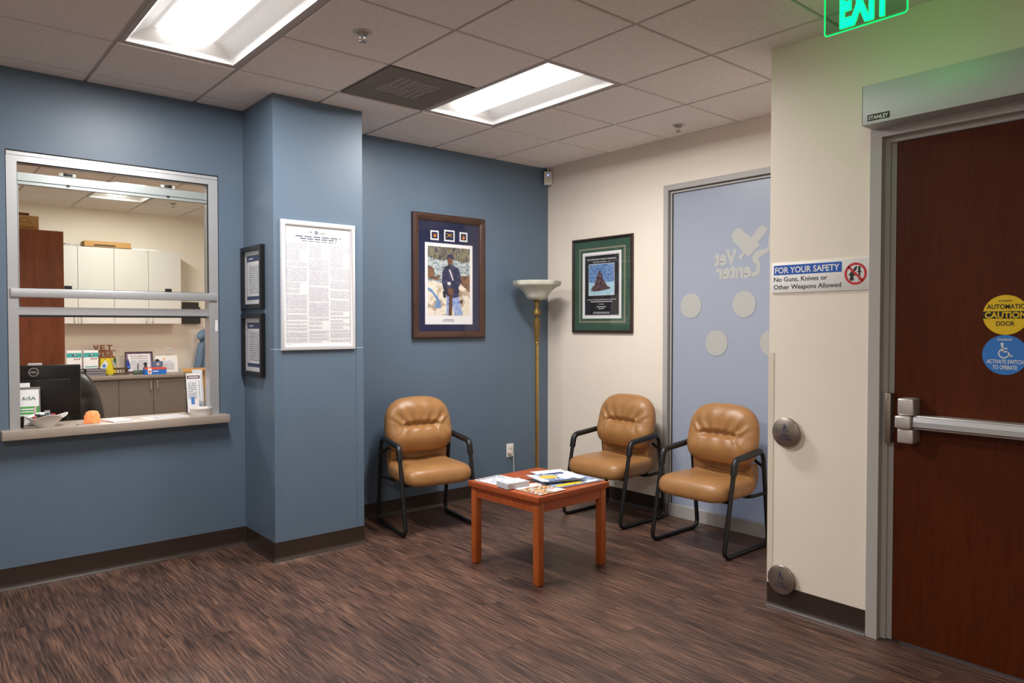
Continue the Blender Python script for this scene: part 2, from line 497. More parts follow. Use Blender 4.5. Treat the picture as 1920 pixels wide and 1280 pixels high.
# ---- floor: slab and vinyl planks
floor = MB().box(XL, 4.75, YR, YB + 0.15, -0.08, -0.002).build('floor', M['floor'], sharp=0)
struct(floor, 'dark brown wood-look vinyl plank floor of the waiting room', 'floor')
PWD, PLN = 0.1524, 0.9144
_pm = {}
def plank(x0, x1, y0, y1):
    key = (round(x1 - x0, 3), round(y1 - y0, 3))
    if key[0] < 0.01 or key[1] < 0.01: return
    if key not in _pm:
        a, b = (x1 - x0) / 2 - 0.00025, (y1 - y0) / 2 - 0.00025
        o = MB().box(-a, a, -b, b, -0.002, 0).build('plank', M['floor'], floor, sharp=0)
        _pm[key] = o.data
    else:
        o = bpy.data.objects.new('plank', _pm[key]); C.objects.link(o); o.parent = floor
    o.location = ((x0 + x1) / 2, (y0 + y1) / 2, 0)
x = 0.0
while x < XW:
    x1 = min(x + PWD, XW)
    lo = 0.45 if x > 2.2 else (1.6 if x > 1.2 else 2.6)
    y = lo - PLN + random.choice([0.0, 0.23, 0.46, 0.69, 0.11, 0.58]) * PLN / 0.9144
    while y < Y0:
        if x1 <= XN + 0.1 or y > YN - PLN:
            ya, yb = max(y, lo), min(y + PLN, Y0)
            if x >= XN: ya = max(ya, YN)
            if yb > ya: plank(x, x1, ya, yb)
        y += PLN
    x = x1

# ---- walls
wb = MB()
WX0, WX1, WZ0, WZ1 = 0.466, 1.612, 0.84, 2.44      # service window opening
T = 0.15
wb.box(XL - 0.15, WX0, Y0, Y0 + T, 0, TOP).box(WX1, 4.75, Y0, Y0 + T, 0, TOP).box(WX0, WX1, Y0, Y0 + T, 0, WZ0).box(WX0, WX1, Y0, Y0 + T, WZ1, TOP)
# office side of the same wall is cream
wb.box(OX0, WX0, Y0 + T, Y0 + T + 0.003, 0, TOP, 1).box(WX1, OX1, Y0 + T, Y0 + T + 0.003, 0, TOP, 1).box(WX0, WX1, Y0 + T, Y0 + T + 0.003, 0, WZ0, 1).box(WX0, WX1, Y0 + T, Y0 + T + 0.003, WZ1, TOP, 1)
struct(wb.build('wall_back', [M['blue'], M['cream']], sharp=0), 'slate blue painted wall with the service window', 'wall')
col = MB().box(CX0, CX1, CY, Y0, 0, TOP).build('wall_column', M['blue'], sharp=0)
struct(col, 'slate blue square column projecting from the blue wall', 'column')
VY0, VY1, VZ1 = 2.42, 3.547, 2.545                  # frosted window opening
wr = MB().box(XW, XW + 0.15, VY1, Y0, 0, TOP).box(XW, XW + 0.15, VY0, VY1, VZ1, TOP).box(XW, XW + 0.15, YN - 0.12, VY0, 0, TOP)
struct(wr.build('wall_right', M['cream'], sharp=0), 'cream painted wall beside the frosted glass panel', 'wall')
DY0, DY1, DZ1 = 0.46, 1.515, 2.385                  # door frame opening
wn = MB().box(XN, XN + 0.14, DY1, YN, 0, TOP).box(XN, XN + 0.14, DY0, DY1, DZ1, TOP).box(XN, XN + 0.14, YR, DY0, 0, TOP)
wn.box(XN + 0.14, XW, YN - 0.12, YN, 0, TOP)
struct(wn.build('wall_near', M['cream'], sharp=0), 'cream painted wall around the brown exit door', 'wall')
struct(MB().box(XL - 0.15, XL, YR, Y0, 0, TOP).build('wall_left', M['cream'], sharp=0), 'cream wall at the left end of the waiting room', 'wall')
struct(MB().box(XL - 0.15, XN + 0.14, YR - 0.15, YR, 0, TOP).build('wall_rear', M['cream'], sharp=0), 'cream wall behind the viewpoint', 'wall')
struct(MB().box(OX0 - 0.15, OX1 + 0.15, YB, YB + 0.15, 0, TOP).build('wall_office_back', M['cream'], sharp=0), 'cream back wall of the office seen through the service window', 'wall')
struct(MB().box(OX0 - 0.15, OX0, Y0 + T, YB, 0, TOP).build('wall_office_left', M['cream'], sharp=0), 'cream side wall at the left of the office', 'wall')
struct(MB().box(OX1, OX1 + 0.15, Y0 + T, YB, 0, TOP).build('wall_office_right', M['cream'], sharp=0), 'cream side wall at the right of the office', 'wall')

# ---- vinyl cove baseboards: profile (out, z)
def baseboard(name, path, label):
    prof = [(0.0, 0.118), (0.004, 0.118), (0.005, 0.03), (0.008, 0.014), (0.018, 0.004), (0.02, 0.0), (0.0, 0.0)]
    mb = MB(); k = len(path); vs = []
    for i, p in enumerate(path):
        p = Vector((p[0], p[1]))
        def nrm(a, b):
            d = (Vector(b) - Vector(a)).normalized(); return Vector((d.y, -d.x))   # right-hand side faces the room
        ns = []
        if i > 0: ns.append(nrm(path[i - 1], path[i]))
        if i < k - 1: ns.append(nrm(path[i], path[i + 1]))
        o = ns[0] if len(ns) == 1 else (ns[0] + ns[1]) / (1 + ns[0].dot(ns[1]))
        for (q, z) in prof: vs.append((p.x + o.x * q, p.y + o.y * q, z))
    n = len(prof); fs = []
    for i in range(k - 1):
        for j in range(n):
            fs.append((i * n + j, i * n + (j + 1) % n, (i + 1) * n + (j + 1) % n, (i + 1) * n + j))
    fs.append(tuple(range(n))); fs.append(tuple(range((k - 1) * n, k * n)))
    struct(mb.add(vs, fs).build(name, M['base'], sharp=40), label, 'baseboard')
baseboard('baseboard_back', [(XL, Y0), (CX0, Y0)], 'dark brown vinyl baseboard under the service window')
baseboard('baseboard_column', [(CX0, Y0 - 0.02), (CX0, CY), (CX1, CY), (CX1, Y0)], 'dark brown vinyl baseboard wrapped around the blue column')
baseboard('baseboard_alcove', [(CX1 + 0.02, Y0), (XW, Y0)], 'dark brown vinyl baseboard behind the floor lamp')
baseboard('baseboard_right', [(XW, Y0 - 0.02), (XW, VY1)], 'dark brown vinyl baseboard on the cream wall left of the frosted glass')
baseboard('baseboard_near', [(XN, YN), (XN, DY1)], 'dark brown vinyl baseboard under the round push plates')

# ---- ceiling: soffit slab, suspended tiles, tee grid
ceil = MB().box(XL - 0.15, 4.75, YR - 0.15, YB + 0.15, TOP, TOP + 0.08).build('ceiling', M['plenum'], sharp=0)
struct(ceil, 'suspended ceiling of grey-white acoustic tiles', 'ceiling')
GT = 0.6096
_tm = {}
def ctile(x0, x1, y0, y1):
    w_, d_ = round(x1 - x0, 4), round(y1 - y0, 4)
    if w_ < 0.012 or d_ < 0.012: return
    if (w_, d_) not in _tm:
        o = MB().box(-w_ / 2, w_ / 2, -d_ / 2, d_ / 2, 0, 0.018).build('ceiling_tile', M['tile'], ceil, sharp=0)
        _tm[(w_, d_)] = o.data
    else:
        o = bpy.data.objects.new('ceiling_tile', _tm[(w_, d_)]); C.objects.link(o); o.parent = ceil
    o.location = ((x0 + x1) / 2, (y0 + y1) / 2, H)
def tiles(rx0, rx1, ry0, ry1, gx, gy, skip, mids):
    g = 0.010
    i0, i1 = math.floor((rx0 - gx) / GT), math.ceil((rx1 - gx) / GT)
    j0, j1 = math.floor((ry0 - gy) / GT), math.ceil((ry1 - gy) / GT)
    for i in range(i0, i1):
        for j in range(j0, j1):
            if (i, j) in skip: continue
            x0, x1 = gx + i * GT + g, gx + (i + 1) * GT - g
            y0, y1 = gy + j * GT + g, gy + (j + 1) * GT - g
            x0, x1, y0, y1 = max(x0, rx0), min(x1, rx1), max(y0, ry0), min(y1, ry1)
            if x1 > x0 and y1 > y0: ctile(x0, x1, y0, y1)
    for i in range(i0 + 1, i1):
        xx = gx + i * GT
        MB().box(xx - 0.013, xx + 0.013, ry0, ry1, H + 0.007, H + 0.035).build('ceiling_bar', M['grid'], ceil, sharp=0)
    for j in range(j0 + 1, j1):
        yy = gy + j * GT
        cuts = sorted(i for (i, jj) in mids if jj == j)      # a light's middle: the bar stops at it
        xs = [rx0]
        for i in cuts: xs += [gx + i * GT, gx + (i + 1) * GT]
        xs.append(rx1)
        for a, b in zip(xs[0::2], xs[1::2]):
            if b - a > 0.02:
                MB().box(a, b, yy - 0.013, yy + 0.013, H + 0.0072, H + 0.0348).build('ceiling_bar', M['grid'], ceil, sharp=0)
GX, GY = 3.2958, 4.0948
lights_main = [(-1, -2), (-4, -2), (-7, -7)]   # cell of the light's near end; two cells in y; last one unseen, added for light balance
VENT = (-2, -1)
skA = set([VENT])
for (i, j) in lights_main: skA |= {(i, j), (i, j + 1)}
mdA = {(i, j + 1) for (i, j) in lights_main}
tiles(XL, XW, YN, Y0, GX, GY, skA, mdA)
tiles(XL, XN, YR, YN, GX, GY, skA, mdA)
GXB, GYB = 1.612, 9.28
lights_office = [(0, -2), (-4, -5), (2, -6)]  # last two are unseen, added to balance the office brightness
skB = set()
for (i, j) in lights_office: skB |= {(i, j), (i, j + 1)}
tiles(OX0, OX1, Y0 + T, YB, GXB, GYB, skB, {(i, j + 1) for (i, j) in lights_office})

# ---- recessed fluorescent troffers
def troffer(cx, cy, label, diff, group):
    t = thing('ceiling_light', label, 'light', (cx, cy, H), 0, group)
    a, b = GT / 2 - 0.013, GT - 0.013
    ti, tb = 0.235, 0.50
    z1 = 0.115
    fr = MB()
    for (p, q, u, v) in ((-a, a, -b, -b + 0.024), (-a, a, b - 0.024, b)): fr.box(p, q, u, v, 0.004, 0.03)
    for (p, q) in ((-a, -a + 0.024), (a - 0.024, a)): fr.box(p, q, -b + 0.024, b - 0.024, 0.004, 0.03)
    fr.build('light_frame', M['grid'], t, sharp=0)
    ai, bi = a - 0.024, b - 0.024
    pan = MB(); K = 7; vs = []
    z1 = 0.085
    for q in range(K):
        u = q / (K - 1)
        px_, py_, pz_ = ai + (0.14 - ai) * u, bi + (tb - bi) * u, 0.006 + (z1 - 0.006) * math.sin(u * math.pi / 2)
        vs += [(-px_, -py_, pz_), (px_, -py_, pz_), (px_, py_, pz_), (-px_, py_, pz_)]
    fs = [(4 * q + j, 4 * q + (j + 1) % 4, 4 * q + 4 + (j + 1) % 4, 4 * q + 4 + j) for q in range(K - 1) for j in range(4)]
    fs.append(tuple(range(4 * K - 4, 4 * K)))
    pan.add(vs, fs).build('reflector_pan', M['reflector'], t, sharp=30, recalc=False)
    d = MB(); n = 16; rw, rh = 0.138, 0.053; L0, L1 = -tb + 0.005, tb - 0.005
    vs, fs = [], []
    # slightly domed ends
    for (yy, k) in ((L0 - 0.018, 0.02), (L0 - 0.017, 0.5), (L0 - 0.012, 0.85), (L0, 1), (L1, 1), (L1 + 0.012, 0.85), (L1 + 0.017, 0.5), (L1 + 0.018, 0.02)):
        for i in range(n + 1):
            an = math.pi * i / n
            vs.append((rw * k * math.cos(an), yy, z1 - 0.002 - rh * k * math.sin(an)))
    for q in range(7):
        for i in range(n): fs.append((q * (n + 1) + i, q * (n + 1) + i + 1, (q + 1) * (n + 1) + i + 1, (q + 1) * (n + 1) + i))
    d.add(vs, fs); d.build('diffuser', diff, t, sharp=60)
    ld = bpy.data.lights.new('lamp_tubes', 'AREA'); ld.shape = 'RECTANGLE'; ld.size = 0.19; ld.size_y = 0.98
    ld.energy = LAMP_OFFICE_W if 'office' in label else LAMP_W
    ld.color = (1.0, 0.96, 0.91) if 'office' in label else (1.0, 0.975, 0.945)
    lo = bpy.data.objects.new('lamp_tubes', ld); C.objects.link(lo); lo.parent = t; lo.location = (0, 0, z1 - 0.057)
    return t
lbl = ['bright recessed fluorescent ceiling light above the waiting chairs, beside the return vent',
       'bright recessed fluorescent ceiling light in front of the service window',
       'unseen recessed ceiling light added behind the viewpoint near the left end wall']
for (i, j), l in zip(lights_main, lbl):
    troffer(GX + (i + 0.5) * GT, GY + (j + 1) * GT, l, M['lampdiff'], 'waiting room ceiling lights')
lbl = ['recessed office ceiling light seen through the service window above the pale cabinets',
       'recessed office ceiling light at the left of the office',
       'recessed office ceiling light at the right of the office']
for (i, j), l in zip(lights_office, lbl):
    troffer(GXB + (i + 0.5) * GT, GYB + (j + 1) * GT, l, M['officediff'], 'office ceiling lights')

# ---- window_1: single-hung service window in the blue wall (x,z in world, y depth)
w1 = thing('window_1', 'aluminium single-hung service window with its lower sash raised', 'window', (0, 0, 0), kind='structure')
ya, yb2 = Y0 + 0.006, Y0 + 0.10
FX0, FX1, FZ0, FZ1 = 0.470, 1.608, 0.888, 2.434
fr = MB()
fr.box(FX0, FX0 + 0.050, ya, yb2, FZ0, FZ1).box(FX1 - 0.058, FX1, ya, yb2, FZ0, FZ1)
fr.box(FX0 + 0.05, FX1 - 0.058, ya + 0.0005, yb2, FZ1 - 0.055, FZ1)
fr.build('window_frame', M['alu'], w1, sharp=0)
MB().box(FX0 + 0.002, FX1 - 0.002, ya - 0.004, ya + 0.0002, FZ1 - 0.020, FZ1 - 0.003).build('frame_cap', M['alu'], w1, sharp=0)
MB().box(WX0, WX1, Y0 + 0.004, Y0 + 0.05, FZ1, WZ1).build('frame_shadow_line', M['blackglass'], w1, sharp=0)  # black strip standing in for the shadow line above the recessed frame
MB().rbox(FX0 + 0.012, FX1 - 0.012, ya - 0.012, ya + 0.028, 1.625, 1.675, 0.003).build('meeting_rail', M['alu'], w1)
MB().box(FX0 + 0.05, FX1 - 0.058, ya + 0.012, ya + 0.016, 1.675, FZ1 - 0.055).build('pane', M['glass'], w1, sharp=0)
gk = MB()
for (p, q, u, v) in ((0.52, 1.55, 1.674, 1.678), (0.52, 1.55, 2.376, 2.380)): gk.box(p, q, ya + 0.008, ya + 0.02, u, v)
for (p, q) in ((0.5195, 0.5225), (1.5465, 1.5505)): gk.box(p, q, ya + 0.008, ya + 0.02, 1.678, 2.376)
gk.build('gasket', M['rubber'], w1, sharp=0)
sash = MB()
SY0, SY1 = Y0 + 0.052, Y0 + 0.078
sash.box(0.505, 1.575, SY0, SY1, 2.282, 2.328).box(0.505, 1.575, SY0, SY1, 1.527, 1.572)
sash.box(0.505, 0.531, SY0, SY1, 1.572, 2.282).box(1.549, 1.575, SY0, SY1, 1.572, 2.282)
so = sash.build('sash', M['alu'], w1, sharp=0)
MB().box(0.531, 1.549, SY0 + 0.01, SY0 + 0.014, 1.572, 2.282).build('sash_pane', M['glass'], so, sharp=0)
MB().box(0.505, 1.575, SY0 - 0.006, SY1, 2.262, 2.278).build('sash_pull', M['alu'], so, sharp=0)
MB().box(0.505, 1.575, SY0 - 0.001, SY1 + 0.001, 1.515, 1.527).build('sash_seal', M['rubber'], so, sharp=0)
MB().box(0.505, 1.575, SY0 - 0.0065, SY0 - 0.001, 2.278, 2.282).build('sash_groove', M['rubber'], so, sharp=0)
for xx in (0.772, 1.317):
    l = MB().rbox(xx - 0.042, xx + 0.042, SY0 - 0.006, SY0 + 0.02, 2.3285, 2.350, 0.003).build('sash_latch', M['white'], so)
    MB().rbox(xx - 0.022, xx + 0.024, SY0 - 0.010, SY0 + 0.012, 2.334, 2.351, 0.002).build('latch_knob', M['black'], l)
    MB().box(xx - 0.008, xx + 0.008, SY0 - 0.010, SY0 - 0.006, 2.272, 2.284).build('latch_pin', M['black'], so, sharp=0)
for xx in (0.765, 1.312):
    MB().rbox(xx - 0.019, xx + 0.019, ya + 0.030, ya + 0.042, 1.676, 1.698, 0.002).build('bumper', M['rubber'], w1)
MB().box(1.586, 1.602, ya - 0.0008, ya, 1.43, 1.50).build('window_label', M['paper'], w1, sharp=0)

# window sill
sill = MB().rbox(0.425, 1.645, Y0 - 0.092, Y0 + 0.235, 0.838, 0.888, 0.003).build('trim_1', M['laminate'])
struct(sill, 'taupe laminate sill of the service window', 'window sill')

# ---- window_2: frosted glass panel in the cream wall; local x runs along -Y, y into the wall
w2 = thing('window_2', 'tall frosted glass panel with a pale grey metal frame and vinyl logo', 'window', (XW, VY1, 0), R(-90), kind='structure')
W2 = VY1 - VY0
fr = MB()
fr.sweep(0, W2, -0.06, VZ1, [(0, 0.0), (0, -0.012), (0.042, -0.012), (0.042, 0.03), (0.052, 0.03), (0.052, 0.012), (0.064, 0.012), (0.064, 0.05)])
fr.build('frame', M['greyframe'], w2, sharp=20)
MB().box(0.06, W2 - 0.06, -0.016, 0.05, 0.0, 0.09).build('bottom_rail', M['greyframe'], w2, sharp=0)
gm = MB().sweep(0, W2, -0.06, VZ1, [(0.064, 0.018), (0.068, 0.018), (0.068, 0.03)]).build('glazing_gasket', M['blackglass'], w2, sharp=20)
fro = bpy.data.materials.new('frosted_film_glass'); fro.use_nodes = True
nt = fro.node_tree; pb = nt.nodes['Principled BSDF']
pb.inputs['Base Color'].default_value = lin((194, 199, 208)); pb.inputs['Roughness'].default_value = 0.28; pb.inputs['Specular IOR Level'].default_value = 0.5
tr = nt.nodes.new('ShaderNodeBsdfTranslucent'); tr.inputs[0].default_value = lin((198, 205, 218))
mx = nt.nodes.new('ShaderNodeMixShader'); mx.inputs[0].default_value = 0.45
nt.links.new(pb.outputs[0], mx.inputs[1]); nt.links.new(tr.outputs[0], mx.inputs[2]); nt.links.new(mx.outputs[0], nt.nodes['Material Output'].inputs[0])
MB().box(0.06, W2 - 0.06, 0.024, 0.030, 0.085, VZ1 - 0.06).build('frosted_pane', fro, w2, sharp=0)
vinyl = mat('pale_vinyl_film', (182, 182, 178), 0.55)
vedge = mat('vinyl_film_edge', (226, 226, 220), 0.5)
def wy(y): return VY1 - y
for (y, z) in ((3.313, 1.615), (2.861, 1.617), (3.086, 1.338), (2.641, 1.346)):
    d = MB().lathe([(0.0, 0), (0.088, 0), (0.094, -0.002), (0.094, -0.003)], 40)
    d.xf(Matrix.Translation((wy(y), 0.0235, z)) @ Matrix.Rotation(R(-90), 4, 'X') @ Matrix.Diagonal((1, 1, 1, 1)))
    d.build('vinyl_dot', vinyl, w2)
eagle = [(2.962, 2.129), (2.955, 2.122), (2.943, 2.152), (2.934, 2.144), (2.924, 2.167), (2.913, 2.152), (2.901, 2.163), (2.892, 2.148), (2.878, 2.15), (2.863, 2.12), (2.831, 2.104), (2.808, 2.082), (2.781, 2.112), (2.759, 2.142), (2.751, 2.14), (2.732, 2.163), (2.724, 2.15), (2.715, 2.165), (2.706, 2.146), (2.697, 2.156), (2.693, 2.138), (2.679, 2.134), (2.692, 2.111), (2.732, 2.071), (2.758, 2.045), (2.736, 2.027), (2.758, 2.013), (2.776, 1.998), (2.803, 1.964), (2.83, 1.953), (2.858, 1.972), (2.867, 1.981), (2.895, 2.02), (2.942, 2.057), (2.962, 2.088)]
MB().prism([(wy(a), b) for a, b in eagle], 0.0225, 0.0238).build('vinyl_eagle', vinyl, w2, sharp=0)
MB().prism([(wy(a), b) for a, b in [(2.858, 1.972), (2.881, 1.936), (2.895, 1.937), (2.912, 1.954), (2.905, 1.962), (2.867, 1.981)]], 0.0225, 0.0238).build('vinyl_eagle_tail', vinyl, w2, sharp=0)
rib = [(2.649, 2.107), (2.674, 2.082), (2.678, 2.026), (2.691, 1.995), (2.744, 1.991), (2.771, 1.985), (2.802, 1.939), (2.789, 1.906), (2.766, 1.892), (2.766, 1.856), (2.779, 1.84), (2.806, 1.838), (2.806, 1.809), (2.77, 1.807), (2.739, 1.834), (2.735, 1.886), (2.753, 1.932), (2.704, 1.96), (2.665, 1.977), (2.652, 2.016), (2.653, 2.064), (2.642, 2.082)]
MB().prism([(wy(a), b) for a, b in rib], 0.0225, 0.0238).build('vinyl_ribbon', vinyl, w2, sharp=0)
a = Art(0.0006)
a.text('Vet', wy(3.112), 1.905, 0.110, vinyl, 1, wd=0.19, bold=0.042, mirror=True)
a.text('enter', wy(3.098), 1.808, 0.108, vinyl, 1, wd=0.292, bold=0.042, mirror=True)
a.build('vinyl_lettering', w2, loc=(0, 0.0236, 0))

# ---- door_1: brown wood exit door, grey frame, exit device; local x runs along -Y, y into the wall
d1 = thing('door_1', 'dark reddish brown wood exit door with a steel push bar', 'door', (XN, DY1, 0), R(-90), kind='structure')
DW = DY1 - DY0
fr = MB()
def cs(pts, z0, z1):   # door jamb profile (x,y) both sides
    for mir in (False, True):
        P = [((DW - p[0]) if mir else p[0], p[1]) for p in pts]
        n = len(P)
        vs = [(p[0], p[1], z0) for p in P] + [(p[0], p[1], z1) for p in P]
        fr.add(vs, [tuple(range(n)), tuple(range(n, 2 * n))] + [(i, (i + 1) % n, n + (i + 1) % n, n + i) for i in range(n)])
jamb = [(0, 0.0), (0, -0.012), (0.052, -0.012), (0.052, 0.03), (0.074, 0.03), (0.074, 0.045), (0.096, 0.045), (0.096, 0.14), (0, 0.14)]
cs(jamb, 0, DZ1)
fr.box(0.0518, DW - 0.0518, -0.0118, 0.031, DZ1 - 0.052, DZ1 - 0.0003).box(0.0515, DW - 0.0515, 0.0295, 0.139, DZ1 - 0.075, DZ1 - 0.0005)
fr.build('door_frame', M['greyframe'], d1, sharp=20)
MB().box(0.1, DW - 0.1, 0.040, 0.085, 0.008, DZ1 - 0.078).build('door_leaf', M['doorwood'], d1, sharp=0)
# exit device
ex = MB()
x0 = wyd = DY1 - 1.372
ex.rbox(x0 + 0.002, x0 + 0.070, -0.045, 0.040, 0.938, 1.004, 0.008, 3)
ex.rbox(x0 - 0.004, x0 + 0.064, -0.060, 0.040, 1.006, 1.062, 0.008, 3)
ex.rbox(x0 + 0.002, x0 + 0.070, -0.045, 0.040, 1.064, 1.140, 0.008, 3)
exo = ex.build('exit_device', M['steel'], d1)
MB().rbox(x0 + 0.066, DW - 0.12, -0.030, 0.040, 1.004, 1.066, 0.004, 2).build('push_rail', M['steel'], exo)
pp = [(-0.030, 1.010), (-0.052, 1.018), (-0.052, 1.040), (-0.046, 1.060), (-0.030, 1.062)]
mb = MB(); n = len(pp)
vs = [(x0 + 0.072, p[0], p[1]) for p in pp] + [(DW - 0.2, p[0], p[1]) for p in pp]
mb.add(vs, [tuple(range(n)), tuple(range(n, 2 * n))] + [(i, (i + 1) % n, n + (i + 1) % n, n + i) for i in range(n)])
mb.build('push_bar', M['alu'], exo, sharp=15)
MB().rbox(0.0745, 0.1005, -0.006, 0.046, 0.925, 1.155, 0.003).build('strike', M['platesteel'], d1)
# stickers
def wheelchair(a, cx, cz, s, m, L=2):
    """international access symbol, s = height"""
    a.disc(cx - 0.16 * s, cz + 0.42 * s, 0.085 * s, m, L)
    a.stroke([(cx - 0.15 * s, cz + 0.32 * s), (cx - 0.12 * s, cz - 0.06 * s)], 0.11 * s, m, L)
    a.stroke([(cx - 0.14 * s, cz + 0.14 * s), (cx + 0.12 * s, cz + 0.14 * s)], 0.075 * s, m, L)
    a.stroke([(cx - 0.12 * s, cz - 0.06 * s), (cx + 0.16 * s, cz - 0.07 * s), (cx + 0.28 * s, cz - 0.36 * s), (cx + 0.40 * s, cz - 0.32 * s)], 0.085 * s, m, L)
    a.ring(cx - 0.06 * s, cz - 0.18 * s, 0.24 * s, 0.31 * s, m, L, 30, 115, 330)
sy = DY1 - 0.979
a = Art()
a.disc(0, 0, 0.083, M['yellow'], 1, 48)
zz = 0.0155
pts = [(0.083 * math.cos(t), 0.083 * math.sin(t)) for t in [R(x_) for x_ in (-11, -5, 0, 5, 11)]]
a.poly([(-0.0815, -0.0155)] + [(0.0815, -0.0155)] + [(0.083, 0)] + [(0.0815, 0.0155)] + [(-0.0815, 0.0155), (-0.083, 0)], M['ink'], 2)
a.text('STANLEY', 0, 0.055, 0.0075, M['ink'], 2, wd=0.050, align='C', bold=0.02)
a.text('AUTOMATIC', 0, 0.0255, 0.020, M['ink'], 2, wd=0.136, align='C', bold=0.02)
a.text('CAUTION', 0, -0.0125, 0.026, M['yellow'], 3, wd=0.150, align='C', bold=0.03)
a.text('DOOR', 0, -0.045, 0.019, M['ink'], 2, wd=0.066, align='C', bold=0.02)
a.build('caution_sticker', d1, loc=(sy, 0.0395, 1.511))
a = Art()
a.disc(0, 0, 0.083, M['stblue'], 1, 48)
a.text('STANLEY', 0, 0.060, 0.0085, M['signwhite'], 2, wd=0.054, align='C', bold=0.02)
wheelchair(a, 0.0, 0.018, 0.066, M['signwhite'])
a.text('ACTIVATE SWITCH', 0, -0.036, 0.017, M['signwhite'], 2, wd=0.132, align='C', bold=0.015)
a.text('TO OPERATE', 0, -0.060, 0.017, M['signwhite'], 2, wd=0.088, align='C', bold=0.015)
a.build('accessible_sticker', d1, loc=(sy, 0.0395, 1.344))

# door operator box above the door
op = thing('door_operator', 'long silver powered door operator box above the brown door', 'door operator', (XN, 1.502, 2.372), R(-90))
mb = MB()
mb.rbox(0, 1.10, -0.125, -0.013, 0.0, 0.178, 0.003)
mb.build('housing', mat('satin_aluminium', (190, 192, 194), 0.5, metal=0.25), op)
MB().rbox(-0.004, -0.0005, -0.124, -0.013, 0.001, 0.177, 0.001, 1).build('end_cap', M['greyframe'], op)
a = Art()
a.rect(0.022, 0.118, 0.014, 0.042, M['ink'], 1)
a.text('STANLEY', 0.0265, 0.0195, 0.017, M['signwhite'], 2, wd=0.087, bold=0.03)
a.build('name_plate', op, loc=(0, -0.1252, 0))
arm = MB()
arm.cyl((0.640, -0.07, -0.020), (0.640, -0.07, 0.0), 0.018, n=20).cyl((0.640, -0.07, -0.034), (0.640, -0.07, -0.020), 0.013, n=20).cyl((0.640, -0.07, -0.05), (0.640, -0.07, -0.034), 0.017, n=20)
arm.rbox(0.640, 0.98, -0.085, -0.055, -0.044, -0.036, 0.002)
arm.build('operator_arm', M['chrome'], op)

# ================================================================== THINGS
# ---- tan leather guest chairs with black sled frames; local -Y is the front
def sgn_pow(v, p): return math.copysign(abs(v) ** p, v)
def cushion(outline, T0, T1, nr=26, na=72, p=3.2, dense=1.35, rnd_=2.4):
    """pad: outline(angle)->(a,b); returns points (a, b, t) with t from -T1 (back) to +T0 (front)"""
    vs, fs = [], []
    rings = [0.04 + 0.96 * (1 - (1 - i / (nr - 1)) ** dense) for i in range(nr)]
    def side(Tt, sign):
        base = len(vs)
        vs.append((*[0.0, 0.0], sign * Tt, 0.0))
        for r in rings:
            h = sign * Tt * max(0.0, 1 - r ** p) ** (1 / rnd_)
            for j in range(na):
                A = 2 * math.pi * j / na
                o = outline(A)
                vs.append((o[0] * r, o[1] * r, h, r))
        for j in range(na):
            f = (base, base + 1 + j, base + 1 + (j + 1) % na)
            fs.append(f if sign > 0 else f[::-1])
        for i in range(nr - 1):
            for j in range(na):
                f = (base + 1 + i * na + j, base + 1 + (i + 1) * na + j, base + 1 + (i + 1) * na + (j + 1) % na, base + 1 + i * na + (j + 1) % na)
                fs.append(f if sign > 0 else f[::-1])
    side(T0, 1); side(T1, -1)
    return vs, fs

